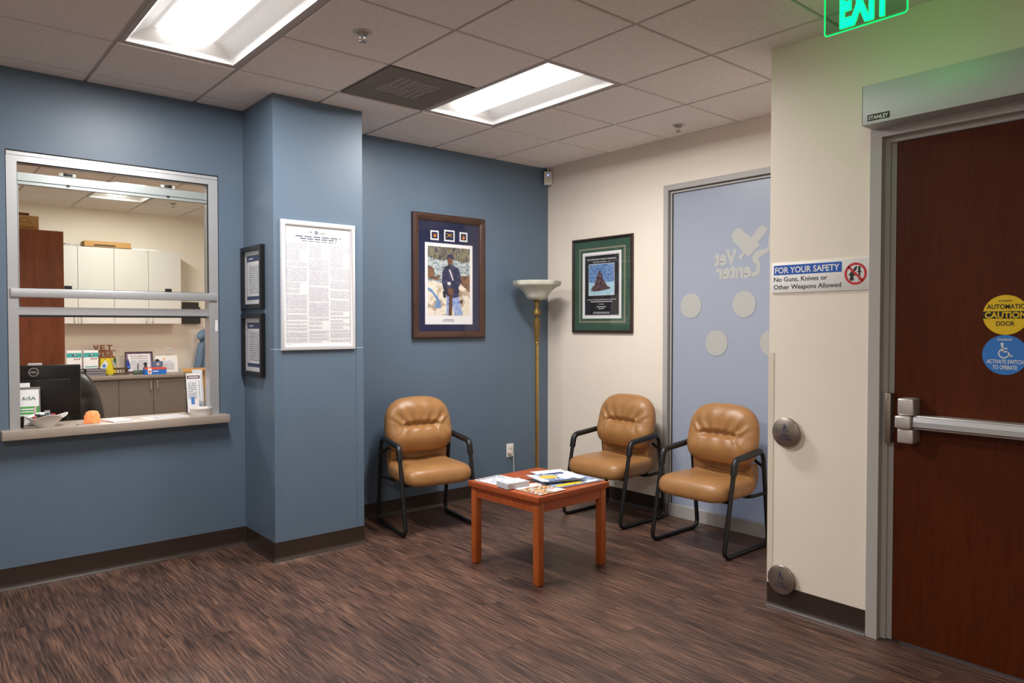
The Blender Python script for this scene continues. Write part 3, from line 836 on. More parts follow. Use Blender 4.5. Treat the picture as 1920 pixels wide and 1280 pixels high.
def make_chair():
    t = thing('guest_chair', '', 'chair')
    ltr, blk = M['leather'], M['black']
    hw = 0.278
    loop = [(-0.272, 0.0135), (0.262, 0.0135), (0.185, 0.640), (-0.148, 0.612)]
    for s in (-1, 1):
        path = fillet([(s * hw, p[0], p[1]) for p in loop], 0.062, 7, True)
        MB().tube(path, 0.0125, 12, True, ry=0.0155, ref=(1, 0, 0)).build('side_frame', blk, t, sharp=50)
        ap = fillet([(s * hw, -0.168, 0.520), (s * hw, -0.148, 0.614), (s * hw, 0.150, 0.639)], 0.06, 7)
        MB().tube(ap, 0.0205, 14, ry=0.0225, ref=(1, 0, 0)).build('armrest', M['blackpl'], t, sharp=50)
    for (yy, zz_) in ((-0.10, 0.325), (0.13, 0.325)):
        sx = -0.205 if yy < 0 else 0.222
        MB().tube(fillet([(-hw, sx, 0.355), (-0.21, yy, zz_), (0.21, yy, zz_), (hw, sx, 0.355)], 0.04, 4), 0.011, 10).build('crossbar', blk, t, sharp=50)
    # seat pad: outline in x,y ; height z
    def so_(A):
        c_, s_ = math.cos(A), math.sin(A)
        a, b = sgn_pow(c_, 0.36) * 0.264, sgn_pow(s_, 0.36) * 0.255
        if b > 0: a *= 1 - 0.08 * (b / 0.255) ** 2
        return a, b
    vs, fs = cushion(so_, 0.066, 0.056, nr=36, na=96, p=12.0, dense=1.9, rnd_=2.2)
    P = []
    for (a, b, h, r) in vs:
        yy = b - 0.028
        z = 0.398 + h
        if h > 0:
            z += 0.012 * (1 - (a / 0.25) ** 2) * (1 - r ** 4)
            z -= 0.020 * math.exp(-((a / 0.12) ** 2 + ((b - 0.10) / 0.13) ** 2))       # sat-in hollow
            # pulled wrinkles towards the rear
            z += 0.0025 * math.sin(a * 70 + b * 12) * max(0, 1 - r ** 2) * max(0, b / 0.25)
        front = max(0, -b / 0.255)
        z -= 0.016 * front ** 6
        z += 0.055 * max(0, (b - 0.10) / 0.145) ** 2 * (0.4 + 0.6 * (abs(a) / 0.25))       # rear sweeps up
        P.append((a, yy, z))
    MB().add(P, fs).build('seat', ltr, t, sharp=70)
    MB().rbox(-0.20, 0.20, -0.17, 0.17, 0.335, 0.352, 0.004).build('seat_pan', M['rubber'], t)
    # piping line round the seat's front boxing
    # back pad: outline in x,z; front is -y
    def bo(A):
        c_, s_ = math.cos(A), math.sin(A)
        e = 0.66 if s_ > 0 else 0.42
        a = sgn_pow(c_, e) * 0.268
        b = sgn_pow(s_, e) * (0.232 if s_ > 0 else 0.178)
        if b > 0: a *= 1 - 0.05 * (b / 0.232)
        else: a *= 1 - 0.06 * (b / 0.178) ** 2
        return a, b
    vs, fs = cushion(bo, 0.074, 0.055, nr=48, na=144, p=4.2)
    P = []
    zs = 0.004
    for (a, b, h, r) in vs:
        y = -h
        if h > 0:
            edge = max(0.0, 1 - r ** 6)
            # horizontal tuck, deep in the middle, thin seam to the sides
            wdt = 0.030 if abs(a) < 0.13 else 0.010
            k = 1 / (1 + math.exp((abs(a) - 0.135) / 0.016))
            dep = 0.036 * k + 0.006 * (1 - k)
            zc = zs + 0.012 * (1 - (a / 0.2) ** 2)
            y += dep * math.exp(-((b - zc) / (0.020 * k + 0.006 * (1 - k))) ** 2) * edge
            # lower lumbar roll and head roll
            y -= 0.022 * math.exp(-((b + 0.075) / 0.07) ** 2) * edge
            y -= 0.012 * math.exp(-((b - 0.14) / 0.06) ** 2) * edge
            # gathers fanning out from the tuck
            d = b - zc
            env = math.exp(-(abs(d) / 0.09)) * (1 - math.exp(-(abs(d) / 0.014))) * edge
            fan = a / (0.11 + 0.9 * abs(d))
            y += (0.0085 if d > 0 else 0.0045) * env * math.sin(fan * (13 if d > 0 else 9) + (1.3 if d > 0 else 0.2))
            # corner pleats
            for sx in (-1, 1):
                u = (a - sx * 0.14) * sx; v_ = d
                rr = math.hypot(u, v_)
                if rr > 1e-5:
                    an = math.atan2(v_, u)
                    y += 0.010 * math.exp(-rr / 0.06) * (1 - math.exp(-rr / 0.012)) * math.cos(an * 5) * edge * (1 if u > -0.02 else 0)
        P.append((a, y, b))
    tilt = Matrix.Translation((0, 0.148, 0.702)) @ Matrix.Rotation(R(-12), 4, 'X')
    bo_ = MB().add(P, fs).xf(tilt).build('backrest', ltr, t, sharp=70)
    # leather skirt joining back and seat
    mb = MB(); vs, fs = [], []
    n = 16
    for i in range(n + 1):
        a = -0.225 + 0.45 * i / n
        e = (abs(a) / 0.225) ** 4
        for (y, z) in ((0.155 - 0.02 * e, 0.405), (0.178 - 0.045 * e, 0.47), (0.168 - 0.04 * e, 0.54), (0.215, 0.54), (0.225, 0.45), (0.19, 0.375)):
            vs.append((a, y, z))
    for i in range(n):
        for j in range(6):
            fs.append((i * 6 + j, i * 6 + (j + 1) % 6, (i + 1) * 6 + (j + 1) % 6, (i + 1) * 6 + j))
    fs += [tuple(range(6)), tuple(range(n * 6, n * 6 + 6))]
    mb.add(vs, fs).build('lower_back', ltr, t, sharp=50)
    # rear shell
    vs, fs = cushion(lambda A: tuple(q * 0.88 for q in bo(A)), 0.004, 0.012, nr=6, na=48)
    MB().add([(a, -h + 0.05, b) for (a, b, h, r) in vs], fs).xf(tilt).build('back_shell', M['blackpl'], t, sharp=60)
    for s in (-1, 1):
        MB().tube(fillet([(s * hw, 0.200, 0.52), (s * 0.24, 0.235, 0.53), (s * 0.19, 0.232, 0.56)], 0.03, 4), 0.011, 10).build('back_bracket', blk, t, sharp=50)
    for s in (-1, 1):
        for yy in (-0.20, 0.19):
            MB().rbox(s * hw - 0.011, s * hw + 0.011, yy - 0.02, yy + 0.02, 0.0, 0.006, 0.002, 1).build('glide', M['rubber'], t)
    return t
ch = make_chair()
spots = [((2.965, 4.475, 0), -9.0, 'tan leather guest chair with black sled frame against the blue wall'),
         ((4.185, 3.730, 0), -88.0, 'tan leather guest chair with black sled frame beside the floor lamp corner'),
         ((4.165, 2.850, 0), -89.0, 'tan leather guest chair with black sled frame in front of the frosted glass panel')]
for i, (l, rz, lb) in enumerate(spots):
    o = ch if i == 0 else copy_tree(ch)
    o.location = l; o.rotation_euler = (0, 0, R(rz)); o['label'] = lb; o['group'] = 'waiting room guest chairs'

# ---- cherry side table
tb = thing('side_table', 'square cherry wood side table holding magazines', 'table', (2.997, 3.287, 0), R(2.7))
hs = 0.293
MB().rbox(-0.308, 0.308, -0.308, 0.308, 0.476, 0.510, 0.003).build('table_top', M['tablewood_x'], tb)
for sx in (-1, 1):
    for sy_ in (-1, 1):
        x0, x1 = sorted((sx * hs, sx * (hs - 0.045))); y0, y1 = sorted((sy_ * hs, sy_ * (hs - 0.045)))
        MB().rbox(x0, x1, y0, y1, 0.004, 0.476, 0.0025).build('leg', M['tablewood_z'], tb)
        MB().cyl(((x0 + x1) / 2, (y0 + y1) / 2, 0), ((x0 + x1) / 2, (y0 + y1) / 2, 0.004), 0.014, n=12).build('foot_glide', M['rubber'], tb)
for s in (-1, 1):
    x0, x1 = sorted((s * (hs - 0.004), s * (hs - 0.022)))
    MB().box(-hs + 0.045, hs - 0.045, x0, x1, 0.415, 0.476).build('apron', M['tablewood_x'], tb, sharp=0)
    MB().box(x0, x1, -hs + 0.045, hs - 0.045, 0.415, 0.476).build('apron', M['tablewood_x'], tb, sharp=0)

# ---- reading matter on the table
def flat_thing(name, label, cat, cx, cy, rz, wd, dp, z, th, cover, group=None, pages=None, curl=0.0):
    """thin booklet lying flat; local x = width, y = height of the cover"""
    t = thing(name, label, cat, (cx, cy, z), R(rz), group)
    mb = MB(); n = 8
    def zz(u): return curl * max(0.0, abs(u) - 0.5) ** 2 * 4
    vs, fs = [], []
    for i in range(n + 1):
        u = -1 + 2 * i / n
        for (y, q) in ((-dp / 2, 0), (dp / 2, 0), (dp / 2, th), (-dp / 2, th)):
            vs.append((u * wd / 2, y, q + zz(u)))
    for i in range(n):
        for j in range(4): fs.append((i * 4 + j, i * 4 + (j + 1) % 4, (i + 1) * 4 + (j + 1) % 4, (i + 1) * 4 + j))
    fs += [(0, 1, 2, 3), tuple(range(n * 4, n * 4 + 4))]
    mb.add(vs, fs).build('pages', pages or M['paper'], t, sharp=20)
    a = cover()
    o = a.build('cover_print', t, loc=(0, 0, th + 0.0003 + zz(0.6)), rot=(R(-90), 0, 0))
    return t
b_blue = blotch('magazine_blue_print', [(40, 62, 120), (96, 128, 176), (170, 186, 208), (64, 84, 132), (220, 224, 232)], 16)
b_mix = blotch('magazine_photo_print', [(30, 28, 38), (176, 110, 80), (236, 232, 226), (90, 110, 60), (200, 70, 60), (224, 196, 90), (240, 238, 236)], 30)
b_pink = blotch('magazine_pink_print', [(214, 96, 96), (240, 200, 196), (244, 240, 238), (222, 130, 120)], 40)
b_grey = blotch('newsletter_photo_print', [(120, 128, 150), (186, 192, 206), (232, 234, 238), (150, 158, 176)], 22)
def cov_white():
    a = Art(); w_, h_ = 0.21, 0.275
    a.rect(-w_ / 2, w_ / 2, -h_ / 2, h_ / 2, M['paper'], 1)
    a.rect(-w_ / 2 + 0.008, w_ / 2 - 0.008, h_ / 2 - 0.035, h_ / 2 - 0.008, M['navyink'], 2)
    a.rect(-w_ / 2 + 0.025, w_ / 2 - 0.025, h_ / 2 - 0.029, h_ / 2 - 0.014, M['paper'], 3)
    a.rect(-w_ / 2 + 0.035, w_ / 2 - 0.04, h_ / 2 - 0.025, h_ / 2 - 0.018, M['ink'], 4)
    a.rect(-w_ / 2 + 0.02, w_ / 2 - 0.02, -0.02, h_ / 2 - 0.05, b_grey, 2)
    a.rect(-w_ / 2 + 0.02, w_ / 2 - 0.02, -h_ / 2 + 0.02, -0.035, M['lines'], 2)
    return a
def cov_front():
    a = Art(); w_, h_ = 0.21, 0.25
    a.rect(-w_ / 2, w_ / 2, -h_ / 2, h_ / 2, b_mix, 1)
    a.rect(-w_ / 2, w_ / 2, h_ / 2 - 0.07, h_ / 2, b_pink, 2)
    a.rect(-w_ / 2 + 0.01, w_ / 2 - 0.05, h_ / 2 - 0.05, h_ / 2 - 0.02, M['paper'], 3)
    a.rect(0.02, w_ / 2, -h_ / 2, -h_ / 2 + 0.07, b_pink, 2)
    return a
def cov_under():
    a = Art(); w_, h_ = 0.36, 0.27
    a.rect(-w_ / 2, w_ / 2, -h_ / 2, h_ / 2, b_blue, 1)
    a.rect(-w_ / 2 + 0.02, w_ / 2 - 0.14, -h_ / 2 + 0.02, -h_ / 2 + 0.06, M['yellow'], 2)
    a.rect(0.06, w_ / 2 - 0.02, -h_ / 2 + 0.01, -h_ / 2 + 0.05, M['paper2'], 2)
    return a
def cov_blue():
    a = Art(); w_, h_ = 0.30, 0.235
    a.rect(-w_ / 2, w_ / 2, -h_ / 2, h_ / 2, b_blue, 1)
    sun = mat('printed_sun_yellow', (226, 184, 74), 0.4, var=0.12, vscale=40)
    a.disc(-0.045, 0.015, 0.060, sun, 2, 28, 0.050)
    a.poly([(0.02, -0.08), (0.11, -0.06), (0.13, 0.03), (0.06, 0.06), (0.01, 0.01)], M['paper2'], 2)
    a.poly([(-0.15, -0.1175), (0.15, -0.1175), (0.15, -0.095), (-0.15, -0.09)], M['navyink'], 2)
    a.rect(0.0, 0.12, 0.075, 0.105, M['navyink'], 2)
    return a
def cov_page():
    a = Art(); a.rect(-0.105, 0.105, -0.13, 0.13, M['paper'], 1); a.rect(-0.09, 0.09, -0.11, 0.04, M['lines'], 2); return a
flat_thing('magazine', 'white newsletter with a navy masthead at the left corner of the side table', 'magazine', 2.823, 3.425, 6, 0.21, 0.25, 0.511, 0.003, cov_white)
flat_thing('magazine', 'magazine with busy colourful cover at the front corner of the side table', 'magazine', 2.842, 3.118, 2, 0.205, 0.235, 0.511, 0.004, cov_front)
flat_thing('magazine', 'wide blue magazine underneath the others at the right corner of the side table', 'magazine', 3.125, 3.175, -3, 0.34, 0.26, 0.511, 0.006, cov_under)
flat_thing('magazine', 'white printed booklet fanned behind the blue and yellow magazine', 'magazine', 3.165, 3.330, -16, 0.21, 0.22, 0.518, 0.004, cov_page, curl=0.006)
flat_thing('magazine', 'blue magazine with a yellow disc on its cover, topmost of its pile', 'magazine', 3.085, 3.225, -14, 0.29, 0.215, 0.5290, 0.005, cov_blue, curl=0.006)
sb = thing('leaflet_stack', 'small block of pale grey leaflets stacked on the white newsletter', 'leaflets', (2.770, 3.262, 0.515), R(-4))
for k in range(12):
    dx, dy = random.uniform(-0.0012, 0.0012), random.uniform(-0.0012, 0.0012)
    MB().box(-0.078 + dx, 0.078 + dx, -0.058 + dy, 0.058 + dy, k * 0.0027, k * 0.0027 + 0.0024).build('leaflet', M['paper2'], sb, sharp=0)
a = Art(); a.rect(-0.074, 0.074, -0.054, 0.054, b_grey, 1); a.rect(-0.05, 0.05, 0.005, 0.035, M['paper'], 2)
a.build('cover_print', sb, loc=(0, 0, 0.0324), rot=(R(-90), 0, 0))

# ---- torchiere floor lamp
lp = thing('floor_lamp', 'brass torchiere floor lamp with frosted bell shade in the corner', 'floor lamp', (4.185, 4.610, 0))
MB().lathe([(0.0, 0), (0.135, 0), (0.137, 0.012), (0.12, 0.022), (0.06, 0.035), (0.03, 0.05), (0.02, 0.075), (0.0, 0.078)], 36).build('base', M['brass'], lp)
MB().cyl((0, 0, 0.06), (0, 0, 1.315), 0.0155, n=20).build('pole', M['brass'], lp)
hexf = lambda A, z: math.cos(math.pi / 8) / math.cos(((A + math.pi / 8) % (math.pi / 4)) - math.pi / 8)
MB().lathe([(0.0, 1.30), (0.022, 1.305), (0.024, 1.315), (0.018, 1.325), (0.019, 1.33), (0.031, 1.505), (0.031, 1.512), (0.02, 1.522)], 48, fn=hexf).build('tapered_stem', M['brassold'], lp, sharp=20)
MB().lathe([(0.014, 1.52), (0.016, 1.535), (0.016, 1.548), (0.033, 1.556), (0.037, 1.570), (0.032, 1.588), (0.019, 1.602), (0.017, 1.61), (0.019, 1.62), (0.024, 1.655), (0.021, 1.668), (0.030, 1.676), (0.04, 1.684), (0.0, 1.686)], 32).build('finial', M['brassold'], lp)
oct_ = lambda A, z: 1 + 0.030 * math.cos(8 * A) * min(1, max(0, (z - 1.70) / 0.1))
prof = [(0.05, 1.684), (0.078, 1.694), (0.095, 1.712), (0.108, 1.74), (0.128, 1.765), (0.160, 1.790), (0.194, 1.806), (0.199, 1.816), (0.203, 1.842)]
inner = [(r - 0.006, z + 0.003) for r, z in reversed(prof[:-1])]
MB().lathe(prof + [(0.199, 1.845), (0.194, 1.82)] + inner[1:] + [(0.0, 1.689)], 64, fn=oct_).build('lamp_shade', M['frost'], lp, sharp=50)
cord = fillet([(-0.105, 0.225, 0.352), (-0.085, 0.205, 0.335), (-0.075, 0.22, 0.28), (-0.065, 0.225, 0.12), (-0.03, 0.12, 0.01), (0, 0.12, 0.012)], 0.05, 5)
MB().tube(cord, 0.0032, 8).build('cord', M['white'], lp)
MB().rbox(-0.118, -0.092, 0.222, 0.250, 0.340, 0.366, 0.004).build('plug', mat('pale_plug', (226, 200, 184), 0.4), lp)

# ---- wall outlets
def outlet(loc, rz, label):
    t = thing('wall_outlet', label, 'outlet', loc, rz, 'wall outlets')
    MB().rbox(-0.040, 0.040, -0.006, 0, -0.059, 0.059, 0.003).build('cover_plate', M['white'], t)
    for s in (-1, 1):
        f = MB().rbox(-0.017, 0.017, -0.008, -0.004, s * 0.022 - 0.015, s * 0.022 + 0.015, 0.003).build('receptacle', M['white'], t)
        MB().box(-0.008, -0.006, -0.0084, -0.0078, s * 0.022 - 0.005, s * 0.022 + 0.005).box(0.006, 0.008, -0.0084, -0.0078, s * 0.022 - 0.005, s * 0.022 + 0.005).build('slots', M['ink'], f, sharp=0)
outlet((4.096, Y0, 0.370), 0, 'white wall outlet with a plugged cord on the blue wall beside the floor lamp')
outlet((2.697, YB, 1.125), 0, 'white wall outlet above the office counter')

# ---- motion sensor in the corner
ms = thing('motion_sensor', 'small white motion sensor with blue light in the ceiling corner', 'motion sensor', (4.515, 4.828, 2.735), R(-40))
MB().rbox(-0.036, 0.036, -0.028, 0.022, 0, 0.118, 0.008, 3).build('body', M['white'], ms)
MB().rbox(-0.026, 0.026, -0.031, -0.027, 0.012, 0.060, 0.003).build('lens', M['frost'], ms)
MB().rbox(-0.005, 0.005, -0.031, -0.027, 0.083, 0.090, 0.001, 1).build('indicator_light', mat('blue_indicator', (70, 90, 255), 0.4, emit=6, emitcol=(70, 100, 255)), ms)
MB().box(-0.004, 0.004, 0.0, 0.014, 0.118, 0.155).build('cable', M['white'], ms, sharp=0)

# ================================================================== PICTURES AND SIGNS
# ---- soldier print in a walnut frame on the blue wall
pw, ph = 0.716, 0.996
pf = thing('framed_print', 'walnut framed print of a soldier in a navy mat on the blue wall', 'picture', (3.085, Y0, 1.363))
MB().sweep(0, pw, 0, ph, [(0, 0), (0, -0.030), (0.008, -0.038), (0.022, -0.040), (0.040, -0.034), (0.050, -0.026), (0.055, -0.024), (0.055, -0.008), (0.03, 0)]).build('frame', M['framewood'], pf, sharp=25)
MB().box(0.05, pw - 0.05, -0.012, -0.004, 0.05, ph - 0.05).build('mat_board', M['navy_mat'], pf, sharp=0)
p_trees = blotch('print_forest', [(38, 40, 34), (96, 92, 74), (150, 140, 112), (70, 68, 86), (46, 50, 44)], 22, (2.5, 1, 0.6))
p_water = blotch('print_water', [(70, 92, 110), (130, 150, 160), (206, 214, 214), (96, 112, 120), (150, 160, 150)], 18, (1, 1, 3))
p_rock = blotch('print_rocks', [(196, 176, 152), (226, 212, 190), (240, 232, 218), (176, 150, 124), (222, 206, 182)], 10)
p_brown = blotch('print_bank', [(84, 58, 42), (140, 100, 70), (110, 82, 66), (60, 46, 40)], 16, (1, 1, 2))
p_fall = mat('print_stream_blue', (110, 146, 190), 0.5, var=0.2, vscale=30)
p_coat = blotch('print_coat', [(26, 26, 44), (54, 52, 84), (34, 34, 56), (78, 76, 112), (30, 28, 42)], 30)
p_leg = blotch('print_trousers', [(80, 96, 150), (130, 150, 204), (172, 190, 228), (96, 112, 168)], 26, (2, 1, 1))
p_skin = mat('print_skin', (116, 76, 52), 0.5, var=0.15, vscale=40)
p_strap = mat('print_strap', (222, 216, 214), 0.5)
p_gun = mat('print_rifle', (92, 56, 34), 0.5)
a = Art(0.0005)
a.rect(0.119, 0.594, 0.110, 0.768, M['inkgrey'], 1)
a.rect(0.121, 0.592, 0.113, 0.765, M['paper'], 2)
PX0, PX1, PZ0, PZ1 = 0.146, 0.563, 0.186, 0.738
def U(u, v): return (PX0 + (PX1 - PX0) * u, PZ1 - (PZ1 - PZ0) * v)
def pp_(pts, m, L): a.poly([U(*p) for p in pts], m, L)
pp_([(0, 0.40), (1, 0.40), (1, 1), (0, 1)], p_rock, 3)
pp_([(0, 0.14), (1, 0.14), (1, 0.48), (0, 0.55)], p_water, 4)
pp_([(0, 0), (1, 0), (1, 0.19), (0.82, 0.22), (0.6, 0.17), (0.3, 0.2), (0, 0.16)], p_trees, 5)
pp_([(0, 0.28), (0.1, 0.30), (0.3, 0.42), (0.22, 0.50), (0, 0.46)], p_brown, 5)
pp_([(0.72, 0.42), (1, 0.40), (1, 0.66), (0.9, 0.60), (0.75, 0.52)], p_brown, 5)
pp_([(0, 0.60), (0.08, 0.62), (0.24, 0.74), (0.31, 0.84), (0.29, 0.9), (0.14, 0.89), (0.20, 0.78), (0.1, 0.68), (0, 0.64)], p_fall, 5)
pp_([(0, 0.52), (0.14, 0.50), (0.34, 0.56), (0.34, 0.78), (0.2, 0.66), (0, 0.58)], p_rock, 6)
pp_([(0.14, 0.32), (0.26, 0.24), (0.36, 0.30), (0.32, 0.40), (0.16, 0.44)], p_water, 6)
# trousers, coat, head
pp_([(0.44, 0.66), (0.70, 0.66), (0.77, 0.86), (0.83, 0.99), (0.62, 1.0), (0.575, 0.84), (0.56, 1.0), (0.43, 0.99)], p_leg, 7)
pp_([(0.47, 0.265), (0.60, 0.265), (0.72, 0.30), (0.775, 0.42), (0.77, 0.52), (0.72, 0.585), (0.735, 0.72), (0.60, 0.745), (0.45, 0.72), (0.36, 0.62), (0.32, 0.50), (0.34, 0.36), (0.38, 0.29)], p_coat, 8)
pp_([(0.34, 0.65), (0.42, 0.64), (0.42, 0.74), (0.36, 0.74)], M['ink'], 9)
pp_([(0.47, 0.30), (0.505, 0.30), (0.60, 0.47), (0.58, 0.49)], p_strap, 9)
pp_([(0.46, 0.16), (0.58, 0.16), (0.585, 0.22), (0.55, 0.265), (0.49, 0.265), (0.455, 0.22)], p_skin, 9)
pp_([(0.47, 0.255), (0.58, 0.255), (0.60, 0.31), (0.52, 0.33), (0.45, 0.31)], p_coat, 9)
pp_([(0.43, 0.175), (0.45, 0.12), (0.52, 0.095), (0.60, 0.12), (0.62, 0.18), (0.58, 0.165), (0.50, 0.15), (0.46, 0.165)], p_coat, 10)
pp_([(0.49, 0.70), (0.55, 0.62), (0.575, 0.68), (0.56, 1.0), (0.48, 1.0)], p_gun, 10)
pp_([(0.45, 0.51), (0.53, 0.51), (0.53, 0.555), (0.46, 0.555)], p_strap, 10)
pp_([(0.46, 0.61), (0.54, 0.595), (0.60, 0.62), (0.59, 0.685), (0.50, 0.695), (0.46, 0.66)], p_skin, 11)
a.disc(*U(0.79, 0.795), 0.016, p_gun, 9)
a.stroke([U(0.72, 0.62), U(0.88, 0.82)], 0.004, M['ink'], 9)
a.rect(0.30, 0.40, 0.149, 0.153, M['navyink'], 3); a.rect(0.285, 0.405, 0.137, 0.141, M['navyink'], 3)
for (x0, x1, z0, z1) in ((0.171, 0.255, 0.786, 0.866), (0.304, 0.412, 0.784, 0.880), (0.458, 0.542, 0.792, 0.873)):
    a.rect(x0, x1, z0, z1, M['inkgrey'], 1); a.rect(x0 + 0.003, x1 - 0.003, z0 + 0.003, z1 - 0.003, M['paper'], 2)
    a.rect(x0 + 0.014, x1 - 0.014, z0 + 0.014, z1 - 0.014, M['navy_mat'], 3)
gold = mat('gilt_badge', (214, 170, 70), 0.35, metal=0.6)
orange = mat('orange_badge', (208, 120, 44), 0.5)
a.poly([(0.200, 0.812), (0.226, 0.812), (0.228, 0.838), (0.216, 0.832), (0.205, 0.842)], orange, 4)
a.stroke([(0.330, 0.818), (0.388, 0.848)], 0.006, gold, 4); a.stroke([(0.330, 0.848), (0.388, 0.818)], 0.006, gold, 4); a.disc(0.359, 0.840, 0.009, gold, 5, 12)
a.poly([(0.486, 0.824), (0.498, 0.850), (0.505, 0.834), (0.516, 0.838), (0.508, 0.814), (0.494, 0.812)], orange, 4)
a.build('print', pf, loc=(0, -0.0122, 0))
MB().box(0.054, pw - 0.054, -0.0225, -0.0205, 0.054, ph - 0.054).build('glazing', M['pictureglass'], pf, sharp=0)

# ---- memorial poster in a green mat on the cream wall
gw, gh = 0.684, 0.806
gf = thing('framed_poster', 'dark framed memorial poster in a green mat on the cream wall', 'picture', (XW, 4.534, 1.404), R(-90))
MB().sweep(0, gw, 0, gh, [(0, 0), (0, -0.022), (0.006, -0.028), (0.014, -0.028), (0.022, -0.020), (0.022, -0.006), (0.01, 0)]).build('frame', M['framedark'], gf, sharp=25)
MB().box(0.018, gw - 0.018, -0.010, -0.003, 0.018, gh - 0.018).build('mat_board', M['green_mat'], gf, sharp=0)
tan = mat('tan_bevel', (186, 172, 150), 0.6)
mblack = mat('poster_black', (26, 26, 32), 0.5)
p_snow = mat('photo_pale_blue', (168, 206, 222), 0.5, var=0.08, vscale=12)
p_fol = blotch('photo_foliage', [(40, 62, 120), (84, 120, 180), (140, 176, 216), (56, 84, 140), (100, 140, 196)], 60)
p_bronze = blotch('photo_bronze', [(48, 34, 46), (104, 74, 76), (70, 52, 62), (140, 108, 104)], 50)
a = Art(0.0005)
def G(u, v): return (gw * u, gh * (1 - v))
def grect(u0, u1, v0, v1, m, L): a.poly([G(u0, v1), G(u1, v1), G(u1, v0), G(u0, v0)], m, L)
grect(0.118, 0.882, 0.108, 0.892, tan, 1); grect(0.124, 0.876, 0.113, 0.887, M['green_mat'], 2)
grect(0.132, 0.868, 0.119, 0.881, tan, 3); grect(0.137, 0.863, 0.123, 0.877, M['green_mat'], 4)
grect(0.178, 0.822, 0.152, 0.850, M['signwhite'], 5); grect(0.212, 0.792, 0.178, 0.822, M['ink'], 6); grect(0.215, 0.789, 0.1805, 0.8195, M['signwhite'], 7)
grect(0.222, 0.784, 0.187, 0.813, mblack, 8)
grect(0.286, 0.714, 0.276, 0.608, M['signwhite'], 9)
grect(0.291, 0.709, 0.280, 0.604, p_snow, 10); grect(0.291, 0.709, 0.280, 0.47, p_fol, 11)
def gp(pts, m, L): a.poly([G(0.291 + 0.418 * u, 0.280 + 0.324 * v) for u, v in pts], m, L)
gp([(0.08, 0.84), (0.14, 0.74), (0.26, 0.66), (0.30, 0.48), (0.36, 0.30), (0.44, 0.22), (0.52, 0.32), (0.56, 0.48), (0.66, 0.60), (0.74, 0.72), (0.86, 0.77), (0.84, 0.81), (0.5, 0.86), (0.2, 0.88)], p_bronze, 12)
a.disc(*G(0.291 + 0.418 * 0.44, 0.280 + 0.324 * 0.24), 0.012, p_bronze, 13, 14)
p_dk = mat('photo_bronze_dark', (40, 28, 38), 0.5); p_lt = mat('photo_bronze_light', (150, 116, 112), 0.5)
for (u, v, rr) in ((0.36, 0.42, 0.016), (0.50, 0.44, 0.014), (0.28, 0.62, 0.015), (0.46, 0.60, 0.018), (0.62, 0.66, 0.016), (0.20, 0.74, 0.013), (0.40, 0.76, 0.017), (0.74, 0.76, 0.010)):
    a.disc(*G(0.291 + 0.418 * u, 0.280 + 0.324 * v), rr, p_bronze, 13, 9)
    a.disc(*G(0.291 + 0.418 * (u + 0.02), 0.280 + 0.324 * (v + 0.02)), rr * 0.5, p_dk, 14, 7)
    a.disc(*G(0.291 + 0.418 * (u - 0.02), 0.280 + 0.324 * (v - 0.03)), rr * 0.35, p_lt, 15, 7)
a.text("THE VIETNAM WOMEN'S MEMORIAL", *G(0.503, 0.236), 0.0125, M['signwhite'], 9, wd=0.335, align='C', bold=0.01)
a.text('DEDICATED NOVEMBER 11, 1993', *G(0.503, 0.262), 0.0085, M['signwhite'], 9, wd=0.195, align='C', bold=0.01)
a.text('IN HONOR OF THE WOMEN WHO SERVED DURING THE VIETNAM WAR', *G(0.503, 0.657), 0.0085, M['signwhite'], 9, wd=0.33, align='C', bold=0.01)
for (v, wd, hh) in ((0.678, 0.245, 0.0075), (0.732, 0.105, 0.007), (0.750, 0.060, 0.006), (0.787, 0.19, 0.004), (0.798, 0.19, 0.004)):
    k = int(wd / 0.02)
    for i in range(k):
        x_ = gw * 0.503 - wd / 2 + wd * i / k
        a.rect(x_, x_ + wd / k * 0.78, gh * (1 - v), gh * (1 - v) + hh, M['paper2'], 9)
for i in range(5): a.disc(gw * 0.503 + (i - 2) * 0.0115, gh * (1 - 0.700), 0.0035, M['signwhite'], 9, 8)
a.build('print', gf, loc=(0, -0.0102, 0))
MB().box(0.021, gw - 0.021, -0.0185, -0.0175, 0.021, gh - 0.021).build('glazing', M['pictureglass'], gf, sharp=0)

# ---- large white notice in a silver snap frame on the column
nw_, nh = 0.508, 0.816
nf_ = thing('notice_frame', 'large white printed notice in a silver snap frame on the blue column', 'notice', (1.8145, CY, 1.309))
MB().sweep(0, nw_, 0, nh, [(0, 0), (0, -0.010), (0.004, -0.016), (0.016, -0.019), (0.028, -0.015), (0.033, -0.009), (0.033, -0.003), (0.02, 0)]).build('frame', mat('silver_snap_frame', (222, 222, 226), 0.4, metal=0.3), nf_, sharp=40)
a = Art(0.0005)
a.rect(0.03, nw_ - 0.03, 0.03, nh - 0.03, M['paper'], 1)
a.text('VA', 0.190, 0.742, 0.014, M['navyink'], 2, wd=0.020, bold=0.02); a.ring(0.238, 0.748, 0.006, 0.011, M['navyink'], 2); a.disc(0.238, 0.748, 0.004, M['inkgrey'], 2)
a.rect(0.255, 0.30, 0.747, 0.750, M['inkgrey'], 2); a.rect(0.255, 0.30, 0.741, 0.744, M['inkgrey'], 2)
for (z, x0, x1) in ((0.717, 0.10, 0.41), (0.703, 0.13, 0.38), (0.690, 0.14, 0.375)):
    k = 26
    for i in range(k):
        if i % 5 == 4: continue
        a.rect(x0 + (x1 - x0) * i / k, x0 + (x1 - x0) * (i + 0.85) / k, z, z + (0.007 if z > 0.695 else 0.004), M['navyink'], 2)
rnd = random.Random(3)
